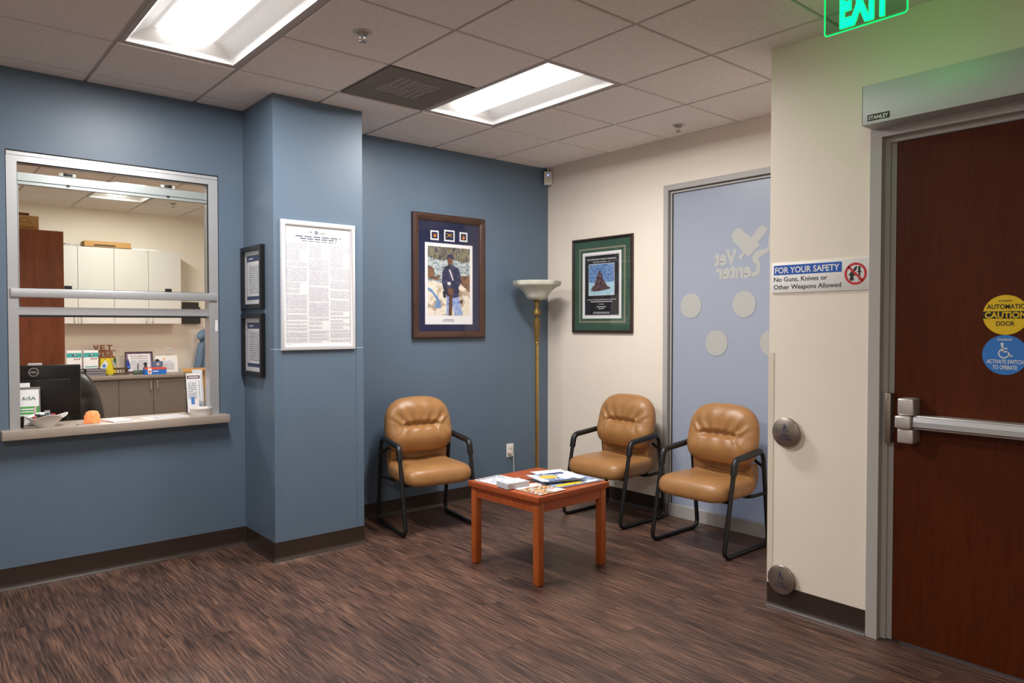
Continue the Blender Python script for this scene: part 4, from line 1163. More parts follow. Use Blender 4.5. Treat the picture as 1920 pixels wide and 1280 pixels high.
for ci in range(3):
    x0 = 0.037 + ci * 0.148
    z = 0.676
    while z > 0.055:
        hgt = rnd.choice([0.05, 0.035, 0.07, 0.09, 0.025]) if z > 0.28 else rnd.choice([0.012, 0.02, 0.016, 0.03])
        z0 = max(z - hgt, 0.05)
        a.rect(x0, x0 + (0.136 if rnd.random() < 0.8 else 0.09), z0, z, M['fine'], 2)
        z = z0 - rnd.choice([0.006, 0.008, 0.012])
a.text('10-88', 0.05, 0.038, 0.006, M['inkgrey'], 2)
a.build('print', nf_, loc=(0, -0.003, 0))
MB().box(0.031, nw_ - 0.031, -0.0072, -0.0064, 0.031, nh - 0.031).build('glazing', M['pictureglass'], nf_, sharp=0)

# ---- two small black frames on the side of the column
for (zb, lb, sd) in ((1.574, 'upper of two small black framed documents on the side of the column', 0), (1.139, 'lower of two small black framed documents on the side of the column', 1)):
    t = thing('document_frame', lb, 'picture', (CX0, 4.851, zb), R(-90), 'black framed documents on the column')
    fw, fh = 0.352, 0.404
    MB().sweep(0, fw, 0, fh, [(0, 0), (0, -0.026), (0.002, -0.028), (0.028, -0.028), (0.030, -0.026), (0.030, -0.006), (0.01, 0)]).build('frame', M['black'], t, sharp=30)
    a = Art(0.0005)
    a.rect(0.02, fw - 0.02, 0.02, fh - 0.02, M['paper'], 1)
    a.rect(0.062, fw - 0.062, 0.058, fh - 0.058, M['navyink'], 2)
    a.rect(0.070, fw - 0.066, 0.082, fh - 0.098, M['paper'], 3)
    a.rect(0.10, fw - 0.085, 0.10 + sd * 0.0, fh - 0.125 + sd * 0.01, M['lines'], 4)
    a.rect(0.10, 0.17, fh - 0.084, fh - 0.074, M['paper2'], 3)
    if sd == 0: a.disc(fw - 0.05, fh - 0.112, 0.014, M['inkgrey'], 4, 16)
    a.build('print', t, loc=(0, -0.006, 0))
    MB().box(0.029, fw - 0.029, -0.020, -0.019, 0.029, fh - 0.029).build('glazing', M['pictureglass'], t, sharp=0)

# ---- safety sign on the near wall
sg = thing('safety_sign', 'white safety sign about weapons with blue band beside the door frame', 'sign', (XN, 2.012, 1.634), R(-90))
sw, sh = 0.506, 0.153
MB().rbox(0, sw, -0.006, 0, 0, sh, 0.0015, 2).build('sign_board', M['signwhite'], sg)
a = Art()
a.rect(0.011, 0.366, 0.092, 0.141, M['signblue'], 1)
a.text('FOR YOUR SAFETY', 0.018, 0.101, 0.031, M['signwhite'], 2, wd=0.337, bold=0.022)
a.text('No Guns, Knives or', 0.011, 0.058, 0.024, M['ink'], 1, wd=0.284, bold=0.012)
a.text('Other Weapons Allowed', 0.011, 0.019, 0.024, M['ink'], 1, wd=0.352, bold=0.012)
cx_, cz_ = 0.432, 0.079
a.ring(cx_, cz_, 0.042, 0.0525, M['signred'], 3, 48)
a.stroke([(cx_ - 0.032, cz_ + 0.032), (cx_ + 0.032, cz_ - 0.032)], 0.010, M['signred'], 3)
a.poly([(cx_ - 0.034, cz_ - 0.006), (cx_ - 0.026, cz_ + 0.002), (cx_ - 0.022, cz_ + 0.010), (cx_ + 0.002, cz_ + 0.036), (cx_ + 0.008, cz_ + 0.034), (cx_ + 0.004, cz_ + 0.020), (cx_ - 0.010, cz_ + 0.006), (cx_ - 0.006, cz_ - 0.004), (cx_ - 0.010, cz_ - 0.010), (cx_ - 0.008, cz_ - 0.030), (cx_ - 0.022, cz_ - 0.034), (cx_ - 0.028, cz_ - 0.026), (cx_ - 0.024, cz_ - 0.010)], M['ink'], 2)
a.stroke([(cx_ - 0.012, cz_ - 0.006), (cx_ - 0.002, cz_ - 0.010), (cx_ - 0.003, cz_ + 0.002)], 0.0025, M['ink'], 2)
a.poly([(cx_ + 0.012, cz_ + 0.034), (cx_ + 0.024, cz_ + 0.034), (cx_ + 0.022, cz_ + 0.012), (cx_ + 0.029, cz_ + 0.010), (cx_ + 0.029, cz_ + 0.006), (cx_ + 0.022, cz_ + 0.006), (cx_ + 0.021, cz_ - 0.026), (cx_ + 0.016, cz_ - 0.036), (cx_ + 0.014, cz_ - 0.020), (cx_ + 0.014, cz_ + 0.006), (cx_ + 0.007, cz_ + 0.006), (cx_ + 0.007, cz_ + 0.010), (cx_ + 0.013, cz_ + 0.012)], M['ink'], 2)
a.build('sign_print', sg, loc=(0, -0.0061, 0))

# ---- round push plates
for (y, z, lb) in ((1.917, 0.920, 'upper round steel push-to-open plate on the cream wall corner'), (1.936, 0.157, 'lower round steel push-to-open plate just above the baseboard')):
    t = thing('push_plate', lb, 'push plate', (XN, y, z), R(-90), 'round push plates beside the door')
    Rx = Matrix.Rotation(R(90), 4, 'X')
    MB().lathe([(0.0, 0), (0.060, 0), (0.060, 0.016), (0.0, 0.016)], 40).xf(Rx).build('mount', M['greyframe'], t)
    MB().lathe([(0.0, 0.016), (0.0745, 0.016), (0.0765, 0.020), (0.0755, 0.025), (0.071, 0.0285), (0.0, 0.0295)], 48).xf(Rx).build('plate', M['platesteel'], t, sharp=50)
    a = Art()
    wheelchair(a, 0.0, 0.022, 0.040, M['navyink'], 1)
    a.text('PUSH', 0, -0.020, 0.012, M['navyink'], 1, wd=0.040, align='C', bold=0.01)
    a.text('TO OPEN', 0, -0.038, 0.012, M['navyink'], 1, wd=0.066, align='C', bold=0.01)
    a.build('engraving', t, loc=(0, -0.0297, 0))

# ---- clear/painted corner guards
def guard(name, label, x, y, sx, sy, m, z1, wd=0.05):
    """L-shaped strip on an outside corner; sx, sy point into the wall faces"""
    t = thing(name, label, 'corner guard', (x, y, 0.119), group='wall corner guards')
    e = 0.0025
    P = [(-sx * e, -sy * e), (sx * wd, -sy * e), (sx * wd, 0), (0, 0), (0, sy * wd), (-sx * e, sy * wd)]
    n = 6
    MB().add([(p[0], p[1], 0) for p in P] + [(p[0], p[1], z1 - 0.119) for p in P], [tuple(range(n)), tuple(range(n, 2 * n))] + [(i, (i + 1) % n, n + (i + 1) % n, n + i) for i in range(n)]).build('strip', m, t, sharp=10)
    P2 = [(p[0] * 1.0, p[1] * 1.0) for p in P]
    MB().add([(p[0], p[1], z1 - 0.119) for p in P2] + [(p[0], p[1], z1 - 0.117) for p in P2], [tuple(range(n)), tuple(range(n, 2 * n))] + [(i, (i + 1) % n, n + (i + 1) % n, n + i) for i in range(n)]).build('top_edge', M['paper2'], t, sharp=10)
gb = mat('blue_corner_guard', (97, 116, 136), 0.3, spec=0.5)
gc = mat('cream_corner_guard', (228, 217, 199), 0.3, spec=0.5)
guard('corner_guard', 'slate blue corner guard on the left edge of the column', CX0, CY, 1, 1, gb, 1.318)
guard('corner_guard', 'slate blue corner guard on the right edge of the column', CX1, CY, -1, 1, gb, 1.318)
guard('corner_guard', 'cream corner guard on the wall end beside the push plates', XN, YN, 1, -1, gc, 1.325, 0.028)

# ---- exit sign
es = thing('exit_sign', 'green edge-lit EXIT sign hanging from the ceiling', 'sign', (2.9, 1.453, 2.640), R(-90))
ew, eh = 0.317, 0.212
green = mat('lit_green_letter', (0, 200, 120), 0.4, emit=2.5, emitcol=(0, 255, 96))
gedge = mat('lit_green_edge', (0, 200, 130), 0.4, emit=0.6, emitcol=(0, 230, 110))
MB().box(0.003, ew - 0.003, -0.003, 0.003, 0.003, eh).build('acrylic_panel', glass_mat('exit_acrylic', (214, 244, 228), 0.5, 0.03), es, sharp=0)
path = fillet([(0, 0, eh), (0, 0, 0), (ew, 0, 0), (ew, 0, eh)], 0.014, 5)
MB().tube(path, 0.0032, 8, ref=(0, 1, 0)).build('lit_edge', gedge, es)
vs, fs = [], []
a = Art(0.0)
a.text('EXIT', 0.062, 0.022, 0.155, green, 1, wd=0.195, bold=0.045)
MBx = MB(); MBx.add(a.mb.v, a.mb.f)
MBx.build('letters', green, es, sharp=0, loc=(0, -0.0036, 0), recalc=False)
MB().add([(v[0], 0.0036, v[2]) for v in a.mb.v], [tuple(reversed(f)) for f in a.mb.f]).build('rear_letters', green, es, sharp=0, recalc=False)
MB().rbox(-0.012, ew + 0.012, -0.03, 0.03, eh - 0.004, H - 2.640, 0.004).build('canopy', M['alu'], es)

# ---- sprinklers
def sprinkler(x, y, label):
    t = thing('sprinkler', label, 'sprinkler', (x, y, H), group='ceiling sprinklers')
    MB().lathe([(0.0, -0.004), (0.040, -0.004), (0.048, 0.0), (0.0, 0.0)], 32).build('escutcheon', mat('sprinkler_white', (196, 188, 182), 0.5), t)
    MB().lathe([(0.0, -0.018), (0.022, -0.016), (0.026, -0.004), (0.0, -0.003)], 24).build('cup', M['platesteel'], t)
    MB().tube([(0.010, 0, -0.016), (0.012, 0, -0.028), (0.003, 0, -0.044)], 0.003, 8).tube([(-0.010, 0, -0.016), (-0.012, 0, -0.028), (-0.003, 0, -0.044)], 0.003, 8).build('yoke', M['chrome'], t)
    MB().lathe([(0.0, -0.050), (0.018, -0.049), (0.019, -0.046), (0.0, -0.043)], 20).build('deflector', M['platesteel'], t)
sprinkler(1.745, 3.182, 'ceiling sprinkler between the two bright ceiling lights')
sprinkler(4.256, 3.195, 'ceiling sprinkler above the frosted glass panel')
sprinkler(2.482, 9.045, 'office ceiling sprinkler seen through the service window')

# ---- return-air vent
vx, vy = GX + (VENT[0] + 0.5) * GT, GY + (VENT[1] + 0.5) * GT
vt = thing('ceiling_vent', 'dark perforated square return air vent between the ceiling lights', 'vent', (vx, vy, H))
pf_m = bpy.data.materials.new('perforated_vent_face'); pf_m.use_nodes = True
nt = pf_m.node_tree; b = nt.nodes['Principled BSDF']; b.inputs['Base Color'].default_value = lin((176, 164, 154)); b.inputs['Roughness'].default_value = 0.6
tc = nt.nodes.new('ShaderNodeTexCoord'); mp = nt.nodes.new('ShaderNodeMapping'); mp.inputs['Scale'].default_value = (110, 110, 0); mp.inputs['Rotation'].default_value = (0, 0, R(45))
vo = nt.nodes.new('ShaderNodeTexVoronoi'); vo.inputs['Randomness'].default_value = 0.0; vo.inputs['Scale'].default_value = 1.0
nt.links.new(tc.outputs['Object'], mp.inputs[0]); nt.links.new(mp.outputs[0], vo.inputs['Vector'])
lt = nt.nodes.new('ShaderNodeMath'); lt.operation = 'LESS_THAN'; lt.inputs[1].default_value = 0.42; nt.links.new(vo.outputs['Distance'], lt.inputs[0])
tp = nt.nodes.new('ShaderNodeBsdfTransparent'); mx = nt.nodes.new('ShaderNodeMixShader')
nt.links.new(lt.outputs[0], mx.inputs[0]); nt.links.new(b.outputs[0], mx.inputs[1]); nt.links.new(tp.outputs[0], mx.inputs[2]); nt.links.new(mx.outputs[0], nt.nodes['Material Output'].inputs[0])
hv = GT / 2 - 0.012
MB().box(-hv, hv, -hv, hv, 0.0, 0.001).build('perforated_face', pf_m, vt, sharp=0)
vdk = mat('vent_dark_interior', (92, 84, 78), 0.8)
fr = MB()
fr.box(-hv, hv, -hv, -hv + 0.01, 0.001, 0.09).box(-hv, hv, hv - 0.01, hv, 0.001, 0.09).box(-hv, -hv + 0.01, -hv + 0.01, hv - 0.01, 0.001, 0.09).box(hv - 0.01, hv, -hv + 0.01, hv - 0.01, 0.001, 0.09).box(-hv, hv, -hv, hv, 0.09, 0.095)
fr.build('vent_box', vdk, vt, sharp=0)
vb = mat('vent_blade', (214, 204, 196), 0.5)
for k in range(4):
    for q in range(3):
        bl = MB().rbox(-0.15, 0.035, 0.022 + q * 0.044, 0.042 + q * 0.044, 0.008, 0.014, 0.001, 1)
        bl.xf(Matrix.Rotation(R(90 * k), 4, 'Z')).build('deflector_blade', vb, vt, sharp=0)

# ================================================================== ON THE SERVICE SILL
SZ = 0.888
bw = thing('candy_bowl', 'white scalloped ceramic bowl of wrapped candies on the window sill', 'bowl', (0.640, 4.880, SZ), R(8))
cer = mat('white_ceramic', (236, 233, 228), 0.18, spec=0.5)
mb = MB(); vs, fs = [], []; n = 64
prof = [(0.0, 0.004), (0.040, 0.004), (0.042, 0.0), (0.046, 0.0), (0.050, 0.008), (0.070, 0.030), (0.094, 0.052), (0.108, 0.062), (0.106, 0.064), (0.090, 0.054), (0.066, 0.034), (0.045, 0.014), (0.0, 0.010)]
for (r, z) in prof:
    for j in range(n):
        A = 2 * math.pi * j / n
        k = min(1, max(0, (r - 0.05) / 0.058))
        cc = abs(math.cos(2 * A)) ** 1.5
        vs.append((r * (1 + 0.10 * k * (cc - 0.5)) * math.cos(A), r * (1 + 0.10 * k * (cc - 0.5)) * math.sin(A) * 0.86, z + k * 0.020 * (cc - 0.4)))
for i in range(len(prof) - 1):
    for j in range(n): fs.append((i * n + j, i * n + (j + 1) % n, (i + 1) * n + (j + 1) % n, (i + 1) * n + j))
mb.add(vs, fs).build('bowl', cer, bw, sharp=60)
ccol = [mat('candy_' + nm, c_, 0.25) for nm, c_ in (('black', (20, 20, 26)), ('navy', (34, 40, 84)), ('red', (170, 34, 50)), ('teal', (30, 84, 84)), ('grey', (120, 124, 130)))]
cname = ['black', 'navy blue', 'red', 'dark teal', 'grey']
rnd = random.Random(11)
protos = []
for k in range(5):
    mb = MB().lathe([(0.0, -0.011), (0.004, -0.0105), (0.0075, -0.006), (0.0085, 0), (0.0075, 0.006), (0.004, 0.0105), (0.0, 0.011)], 10)
    mb.lathe([(0.0015, 0.010), (0.006, 0.018), (0.001, 0.0175)], 8).lathe([(0.0015, -0.010), (0.006, -0.018), (0.001, -0.0175)], 8)
    o = mb.build('wrapped_candy', ccol[k]); protos.append(o)
cnt = 0
for ring_, (rr, nn, zz_) in enumerate(((0.0, 1, 0.056), (0.030, 6, 0.052), (0.058, 11, 0.049), (0.040, 5, 0.064))):
    for k in range(nn):
        A = 2 * math.pi * k / nn + ring_ * 0.4 + rnd.uniform(-0.15, 0.15)
        ci = cnt % 5 if cnt >= 5 else cnt
        o = protos[ci] if cnt < 5 else protos[ci].copy()
        if cnt >= 5: C.objects.link(o)
        o.location = (0.640 + rr * math.cos(A) * 1.0, 4.880 + rr * 0.84 * math.sin(A), SZ + zz_ + rnd.uniform(-0.002, 0.004) + 0.004)
        o.rotation_euler = (R(90) + rnd.uniform(-0.4, 0.4), rnd.uniform(-0.4, 0.4), rnd.uniform(0, 3.1))
        tag(o, 'small %s wrapped candy heaped in the white bowl' % cname[ci], 'candy', 'wrapped candies in the bowl')
        cnt += 1
o = MB().cyl((0, 0, 0), (0.004, 0.01, 0.075), 0.0045, n=12)
tag(o.build('striped_stick', [mat('red_white_stick', (206, 70, 84), 0.35, var=0.6, vscale=120, vstretch=(1, 1, 1), col2=(240, 232, 234))], loc=(0.590, 4.885, SZ + 0.044)), 'red and white candy stick standing in the bowl', 'candy')

# brochures at the left end of the sill
def brochure(name, label, loc, rz, wd, hh, art_fn, lean=12, th=0.006, group=None):
    t = thing(name, label, 'brochure', loc, R(rz), group)
    Mx = Matrix.Rotation(R(-lean), 4, 'X')
    MB().box(-wd / 2, wd / 2, 0, th, 0, hh).xf(Mx).build('pages', M['paper'], t, sharp=0)
    a = Art(); art_fn(a, wd, hh)
    a.build('cover_print', t, loc=Mx @ Vector((0, -0.0003, 0)), rot=(R(-lean), 0, 0))
    return t
lgreen = mat('brochure_green', (70, 160, 70), 0.5); dgreen = mat('brochure_dark_green', (30, 90, 50), 0.5)
def art_aisa(a, w_, h_):
    a.rect(-w_ / 2, w_ / 2, 0, h_, M['paper'], 1)
    a.text('A', -0.037, h_ * 0.70, 0.021, M['ink'], 2, wd=0.021, bold=0.01)
    a.text('iSA', -0.014, h_ * 0.70, 0.021, dgreen, 2, wd=0.046, bold=0.01)
    a.rect(-w_ / 2, w_ / 2, h_ * 0.30, h_ * 0.52, lgreen, 2)
    a.rect(-w_ / 2 + 0.006, w_ / 2 - 0.016, h_ * 0.43, h_ * 0.465, M['paper'], 3); a.rect(-w_ / 2 + 0.006, w_ / 2 - 0.024, h_ * 0.355, h_ * 0.39, M['paper2'], 3)
    a.text('AiSA', -0.035, h_ * 0.14, 0.011, M['ink'], 2, wd=0.034)
def art_plainL(a, w_, h_):
    a.rect(-w_ / 2, w_ / 2, 0, h_, M['paper'], 1); a.disc(-w_ / 2 + 0.012, h_ * 0.62, 0.012, M['navyink'], 2, 14); a.rect(-w_ / 2 + 0.02, w_ / 2 - 0.02, h_ * 0.55, h_ * 0.8, M['lines'], 2)
    a.rect(-w_ / 2, w_ / 2, h_ * 0.05, h_ * 0.25, lgreen, 2)
brochure('brochure', 'green and white brochure standing behind the candy bowl', (0.578, 4.994, SZ + 0.0035), -4, 0.094, 0.205, art_aisa, 8)
brochure('brochure', 'tall white leaflet behind the green brochure at the left window jamb', (0.545, 5.046, SZ), 4, 0.10, 0.245, art_plainL, 10)
hm = mat('grey_plastic_holder', (120, 118, 114), 0.4)
t = thing('brochure_holder', 'grey plastic holder propping up the green brochure', 'brochure holder', (0.578, 5.006, SZ), R(-4))
Mx = Matrix.Rotation(R(-8), 4, 'X')
MB().box(-0.050, 0.056, 0.003, 0.007, 0, 0.222).xf(Mx).build('back_panel', hm, t, sharp=0)
MB().box(-0.050, 0.056, -0.024, 0.010, 0, 0.003).build('base', hm, t, sharp=0)
t = thing('pen_cup', 'dark pen cup at the left window jamb beside the bowl', 'cup', (0.528, 4.945, SZ))
MB().lathe([(0.0, 0), (0.016, 0), (0.019, 0.06), (0.0165, 0.06), (0.014, 0.005), (0, 0.005)], 20).build('cup', M['black'], t)

# salt lamp rock
mb = MB(); vs, fs = [], []; n, m_ = 18, 10
rnd = random.Random(5)
jit = [[1 + rnd.uniform(-0.07, 0.07) for _ in range(n)] for _ in range(m_ + 1)]
for i in range(m_ + 1):
    ph_ = math.pi / 2 * i / m_
    for j in range(n):
        A = 2 * math.pi * j / n
        r = 0.044 * math.cos(ph_) ** 0.55 * jit[i][j] if i < m_ else 0.001
        vs.append((r * math.cos(A), r * math.sin(A) * 0.8, 0.070 * math.sin(ph_) ** 0.9 * (1 + (jit[i][j] - 1) * 0.6)))
for i in range(m_):
    for j in range(n): fs.append((i * n + j, i * n + (j + 1) % n, (i + 1) * n + (j + 1) % n, (i + 1) * n + j))
fs.append(tuple(range(n)))
salt = mat('lit_salt_rock', (240, 160, 104), 0.5, emit=0.2, emitcol=(255, 110, 40), var=0.25, vscale=70, bump=0.4, bscale=200, sss=0.4)
sl = MB().add(vs, fs).build('salt_lamp', salt, sharp=25, loc=(0.880, 4.912, SZ))
tag(sl, 'small glowing orange salt rock lamp in the middle of the sill', 'lamp')

def paper_thing(name, label, cat, cx, cy, rz, wd, dp, th, art_fn, z=SZ):
    t = thing(name, label, cat, (cx, cy, z), R(rz))
    MB().rbox(-wd / 2, wd / 2, -dp / 2, dp / 2, 0, th, min(0.0008, th / 3), 1).build('sheets', M['paper'], t, sharp=0)
    a = Art(0.0003); art_fn(a, wd, dp); a.build('sheet_print', t, loc=(0, 0, th), rot=(R(-90), 0, 0))
def art_cards(a, w_, d_): a.rect(-w_ / 2, w_ / 2, -d_ / 2, d_ / 2, M['ink'], 1); a.rect(-w_ / 4, w_ / 2.4, -d_ / 5, d_ / 4, orange, 2)
def art_pad(a, w_, d_): a.rect(-0.012, 0.03, 0.03, 0.036, M['inkgrey'], 1); a.rect(-w_ / 3, w_ / 3, -0.05, 0.0, M['lines'], 1)
def art_map(a, w_, d_):
    a.rect(-w_ / 2 + 0.012, w_ / 2 - 0.012, -d_ / 2 + 0.012, d_ / 2 - 0.012, M['lines'], 1); a.disc(-0.06, -0.02, 0.018, M['inkgrey'], 2, 18); a.rect(0.0, 0.07, -0.01, 0.03, b_grey, 2)
paper_thing('business_cards', 'few dark business cards lying in front of the salt lamp', 'cards', 0.832, 4.838, 6, 0.088, 0.030, 0.003, art_cards)
paper_thing('notepad', 'white notepad lying between the salt lamp and the printed sheet', 'notepad', 1.010, 4.900, 14, 0.115, 0.155, 0.010, art_pad)
paper_thing('printed_sheet', 'loose white printed sheet lying on the right half of the sill', 'paper', 1.285, 4.915, 8, 0.24, 0.175, 0.001, art_map)
# brochure rack at the right
t = thing('brochure_rack', 'clear acrylic brochure rack at the right end of the sill', 'brochure holder', (1.508, 5.015, SZ), R(-6))
Mx = Matrix.Rotation(R(-14), 4, 'X')
MB().box(-0.062, 0.062, 0.028, 0.031, 0, 0.285).xf(Mx).build('back_panel', M['acrylic'], t, sharp=0)
MB().box(-0.062, 0.062, -0.012, -0.009, 0, 0.075).xf(Mx).build('front_panel', M['acrylic'], t, sharp=0)
MB().box(-0.064, -0.061, -0.012, 0.031, 0, 0.16).xf(Mx).build('side_panel', M['acrylic'], t, sharp=0)
MB().box(0.061, 0.064, -0.012, 0.031, 0, 0.16).xf(Mx).build('side_panel', M['acrylic'], t, sharp=0)
MB().box(-0.064, 0.064, -0.02, 0.075, 0, 0.004).build('base', M['acrylic'], t, sharp=0)
maroon = mat('brochure_maroon', (84, 40, 52), 0.5)
def art_b1(a, w_, h_):
    a.rect(-w_ / 2, w_ / 2, 0, h_, M['paper'], 1); a.rect(-w_ / 2 + 0.004, w_ / 2 - 0.006, h_ * 0.86, h_ * 0.94, maroon, 2); a.rect(-w_ / 2 + 0.012, w_ / 2 - 0.014, h_ * 0.885, h_ * 0.915, M['paper2'], 3)
    a.rect(-w_ / 2 + 0.008, w_ / 2 - 0.008, h_ * 0.1, h_ * 0.8, M['lines'], 2)
def art_b2(a, w_, h_):
    a.rect(-w_ / 2, w_ / 2, 0, h_, M['paper'], 1); a.rect(-w_ / 2 + 0.008, w_ / 2 - 0.01, h_ * 0.4, h_ * 0.9, M['lines'], 2); a.rect(-0.012, 0.010, h_ * 0.24, h_ * 0.46, M['stblue'], 3); a.rect(0.002, 0.008, h_ * 0.24, h_ * 0.46, M['inkgrey'], 4)
def art_b3(a, w_, h_):
    a.rect(-w_ / 2, w_ / 2, 0, h_, M['paper2'], 1); a.rect(-w_ / 2 + 0.008, w_ / 2 - 0.008, h_ * 0.1, h_ * 0.9, M['lines'], 2)
brochure('brochure', 'white brochure with a maroon heading in the clear rack', (1.500, 5.014, SZ + 0.005), -6, 0.090, 0.262, art_b1, 14, 0.005)
brochure('brochure', 'white brochure with a small blue picture at the front of the clear rack', (1.487, 5.002, SZ + 0.005), -6, 0.072, 0.225, art_b2, 14, 0.004)
brochure('brochure', 'grey-white tall leaflet at the back of the clear rack', (1.530, 5.026, SZ + 0.005), -6, 0.062, 0.285, art_b3, 14, 0.004)
rk = thing('ramekin', 'white fluted ramekin at the right end of the sill', 'dish', (1.495, 4.888, SZ))
flute = lambda A, z: 1 + (0.016 * math.cos(36 * A) if 0.006 < z < 0.038 else 0)
MB().lathe([(0.0, 0.0), (0.060, 0.0), (0.063, 0.007), (0.066, 0.036), (0.069, 0.039), (0.069, 0.046), (0.065, 0.047), (0.061, 0.038), (0.058, 0.006), (0.0, 0.005)], 144, fn=flute).build('dish', cer, rk, sharp=50)
MB().lathe([(0.0, 0.036), (0.059, 0.034), (0.0, 0.034)], 24).build('filling', mat('pale_clips', (200, 190, 180), 0.6, var=0.4, vscale=120), rk)

# ================================================================== THE OFFICE BEHIND THE WINDOW
dk = thing('desk', 'brown office desk behind the service window', 'desk', (0.35, 5.46, 0))
MB().rbox(-0.95, 0.75, -0.36, 0.17, 0.705, 0.735, 0.003).build('desk_top', M['cabwood'], dk)
MB().box(-0.93, -0.90, -0.34, 0.15, 0, 0.705).build('end_panel', M['cabwood'], dk, sharp=0)
MB().box(0.70, 0.73, -0.34, 0.15, 0, 0.705).build('end_panel', M['cabwood'], dk, sharp=0)
MB().box(-0.90, 0.70, -0.30, -0.28, 0.25, 0.705).build('modesty_panel', M['cabwood'], dk, sharp=0)

mn = thing('monitor', 'black computer monitor seen from behind on the desk', 'monitor', (0.655, 5.45, 0.735), R(-9))
MB().rbox(-0.255, 0.255, -0.012, 0.026, 0.150, 0.480, 0.008, 3).build('screen_shell', M['blackpl'], mn)
MB().rbox(-0.20, 0.20, -0.040, -0.010, 0.165, 0.395, 0.010, 3).build('rear_housing', M['blackpl'], mn)
MB().rbox(-0.247, 0.247, 0.0262, 0.0275, 0.162, 0.472, 0.0005, 1).build('screen', M['blackglass'], mn)
MB().rbox(-0.04, 0.04, -0.070, -0.038, 0.0, 0.33, 0.006).build('stand', M['blackpl'], mn)
MB().rbox(-0.12, 0.12, -0.11, 0.08, 0.0, 0.014, 0.005).build('stand_base', M['blackpl'], mn)
a = Art()
a.ring(0, 0, 0.0235, 0.027, M['paper2'], 1, 32); a.text('DELL', 0, -0.0065, 0.013, M['paper2'], 1, wd=0.038, align='C', bold=0.02)
a.build('logo', mn, loc=(0.0, -0.0126, 0.437))
MB().rbox(-0.03, 0.045, -0.016, 0.03, 0.478, 0.492, 0.003).build('camera_clip', M['paper2'], mn)
MB().box(0.055, 0.085, -0.052, -0.040, 0.172, 0.195).box(0.060, 0.066, -0.05, -0.042, 0.160, 0.172).box(0.074, 0.080, -0.05, -0.042, 0.160, 0.172).build('cable_plug', M['paper2'], mn, sharp=0)

oc = thing('office_chair', 'black leather office chair behind the computer monitor', 'chair', (0.945, 5.97, 0), R(10))
def ob(A):
    c_, s_ = math.cos(A), math.sin(A)
    a_, b_ = sgn_pow(c_, 0.72) * 0.27, sgn_pow(s_, 0.72) * 0.36
    return a_ * (1 - 0.10 * b_ / 0.36), b_
vs, fs = cushion(ob, 0.085, 0.05, nr=24, na=64, p=3.0)
P = []
for (a_, b_, h_, r_) in vs:
    y = -h_
    if h_ > 0: y += 0.012 * math.exp(-((b_ - 0.12) / 0.02) ** 2) * (1 - r_ ** 4) + 0.012 * math.exp(-((b_ + 0.1) / 0.02) ** 2) * (1 - r_ ** 4) + 0.003 * math.sin(a_ * 60) * math.exp(-(b_ / 0.2) ** 2)
    P.append((a_, y, b_))
MB().add(P, fs).xf(Matrix.Translation((0, 0.16, 0.80)) @ Matrix.Rotation(R(-12), 4, 'X')).build('backrest', M['blackleather'], oc, sharp=70)
vs, fs = cushion(lambda A: (sgn_pow(math.cos(A), 0.5) * 0.26, sgn_pow(math.sin(A), 0.5) * 0.25), 0.06, 0.05, nr=14, na=48, p=4)
MB().add([(a_, b_ - 0.05, 0.46 + h_) for (a_, b_, h_, r_) in vs], fs).build('seat', M['blackleather'], oc, sharp=70)
MB().cyl((0, 0, 0.10), (0, 0, 0.42), 0.028, n=16).build('gas_lift', M['black'], oc)
for k in range(5):
    A = R(72 * k + 20)
    MB().tube([(0, 0, 0.12), (0.15 * math.cos(A), 0.15 * math.sin(A), 0.105), (0.28 * math.cos(A), 0.28 * math.sin(A), 0.075)], [0.028, 0.022, 0.016], 10).build('leg', M['black'], oc)
    MB().cyl((0.28 * math.cos(A) - 0.02 * math.sin(A), 0.28 * math.sin(A) + 0.02 * math.cos(A), 0.03), (0.28 * math.cos(A) + 0.02 * math.sin(A), 0.28 * math.sin(A) - 0.02 * math.cos(A), 0.03), 0.03, n=16).build('caster', M['black'], oc)
for s in (-1, 1):
    MB().tube(fillet([(s * 0.25, 0.02, 0.45), (s * 0.29, 0.02, 0.50), (s * 0.29, 0.02, 0.64), (s * 0.28, 0.14, 0.66)], 0.05, 4), 0.016, 10).build('arm', M['blackpl'], oc)

# wood cabinet with box on top
wc = thing('storage_cabinet', 'tall cherry wood cabinet at the left behind the monitor', 'cabinet', (0.585, 6.62, 0))
MB().rbox(-0.42, 0.382, -0.25, 0.22, 0.0, 2.173, 0.002, 1).build('body', M['cabwood'], wc)
bx = thing('cardboard_box', 'tan cardboard carton standing on the tall cherry cabinet', 'box', (0.645, 6.54, 2.173))
MB().box(-0.18, 0.172, -0.12, 0.12, 0, 0.105).build('body', M['card'], bx, sharp=0)
MB().box(-0.17, 0.13, 0.02, 0.028, 0.10, 0.142).build('flap', M['carddark'], bx, sharp=0)
a = Art()
a.ring(0.085, 0.052, 0.033, 0.0365, M['carddark'], 1, 20, 15, 165); a.stroke([(0.045, 0.058), (0.13, 0.052)], 0.003, M['carddark'], 1)
a.text('and System', 0.030, 0.014, 0.016, M['carddark'], 1, wd=0.105)
a.build('box_print', bx, loc=(0, -0.1203, 0))

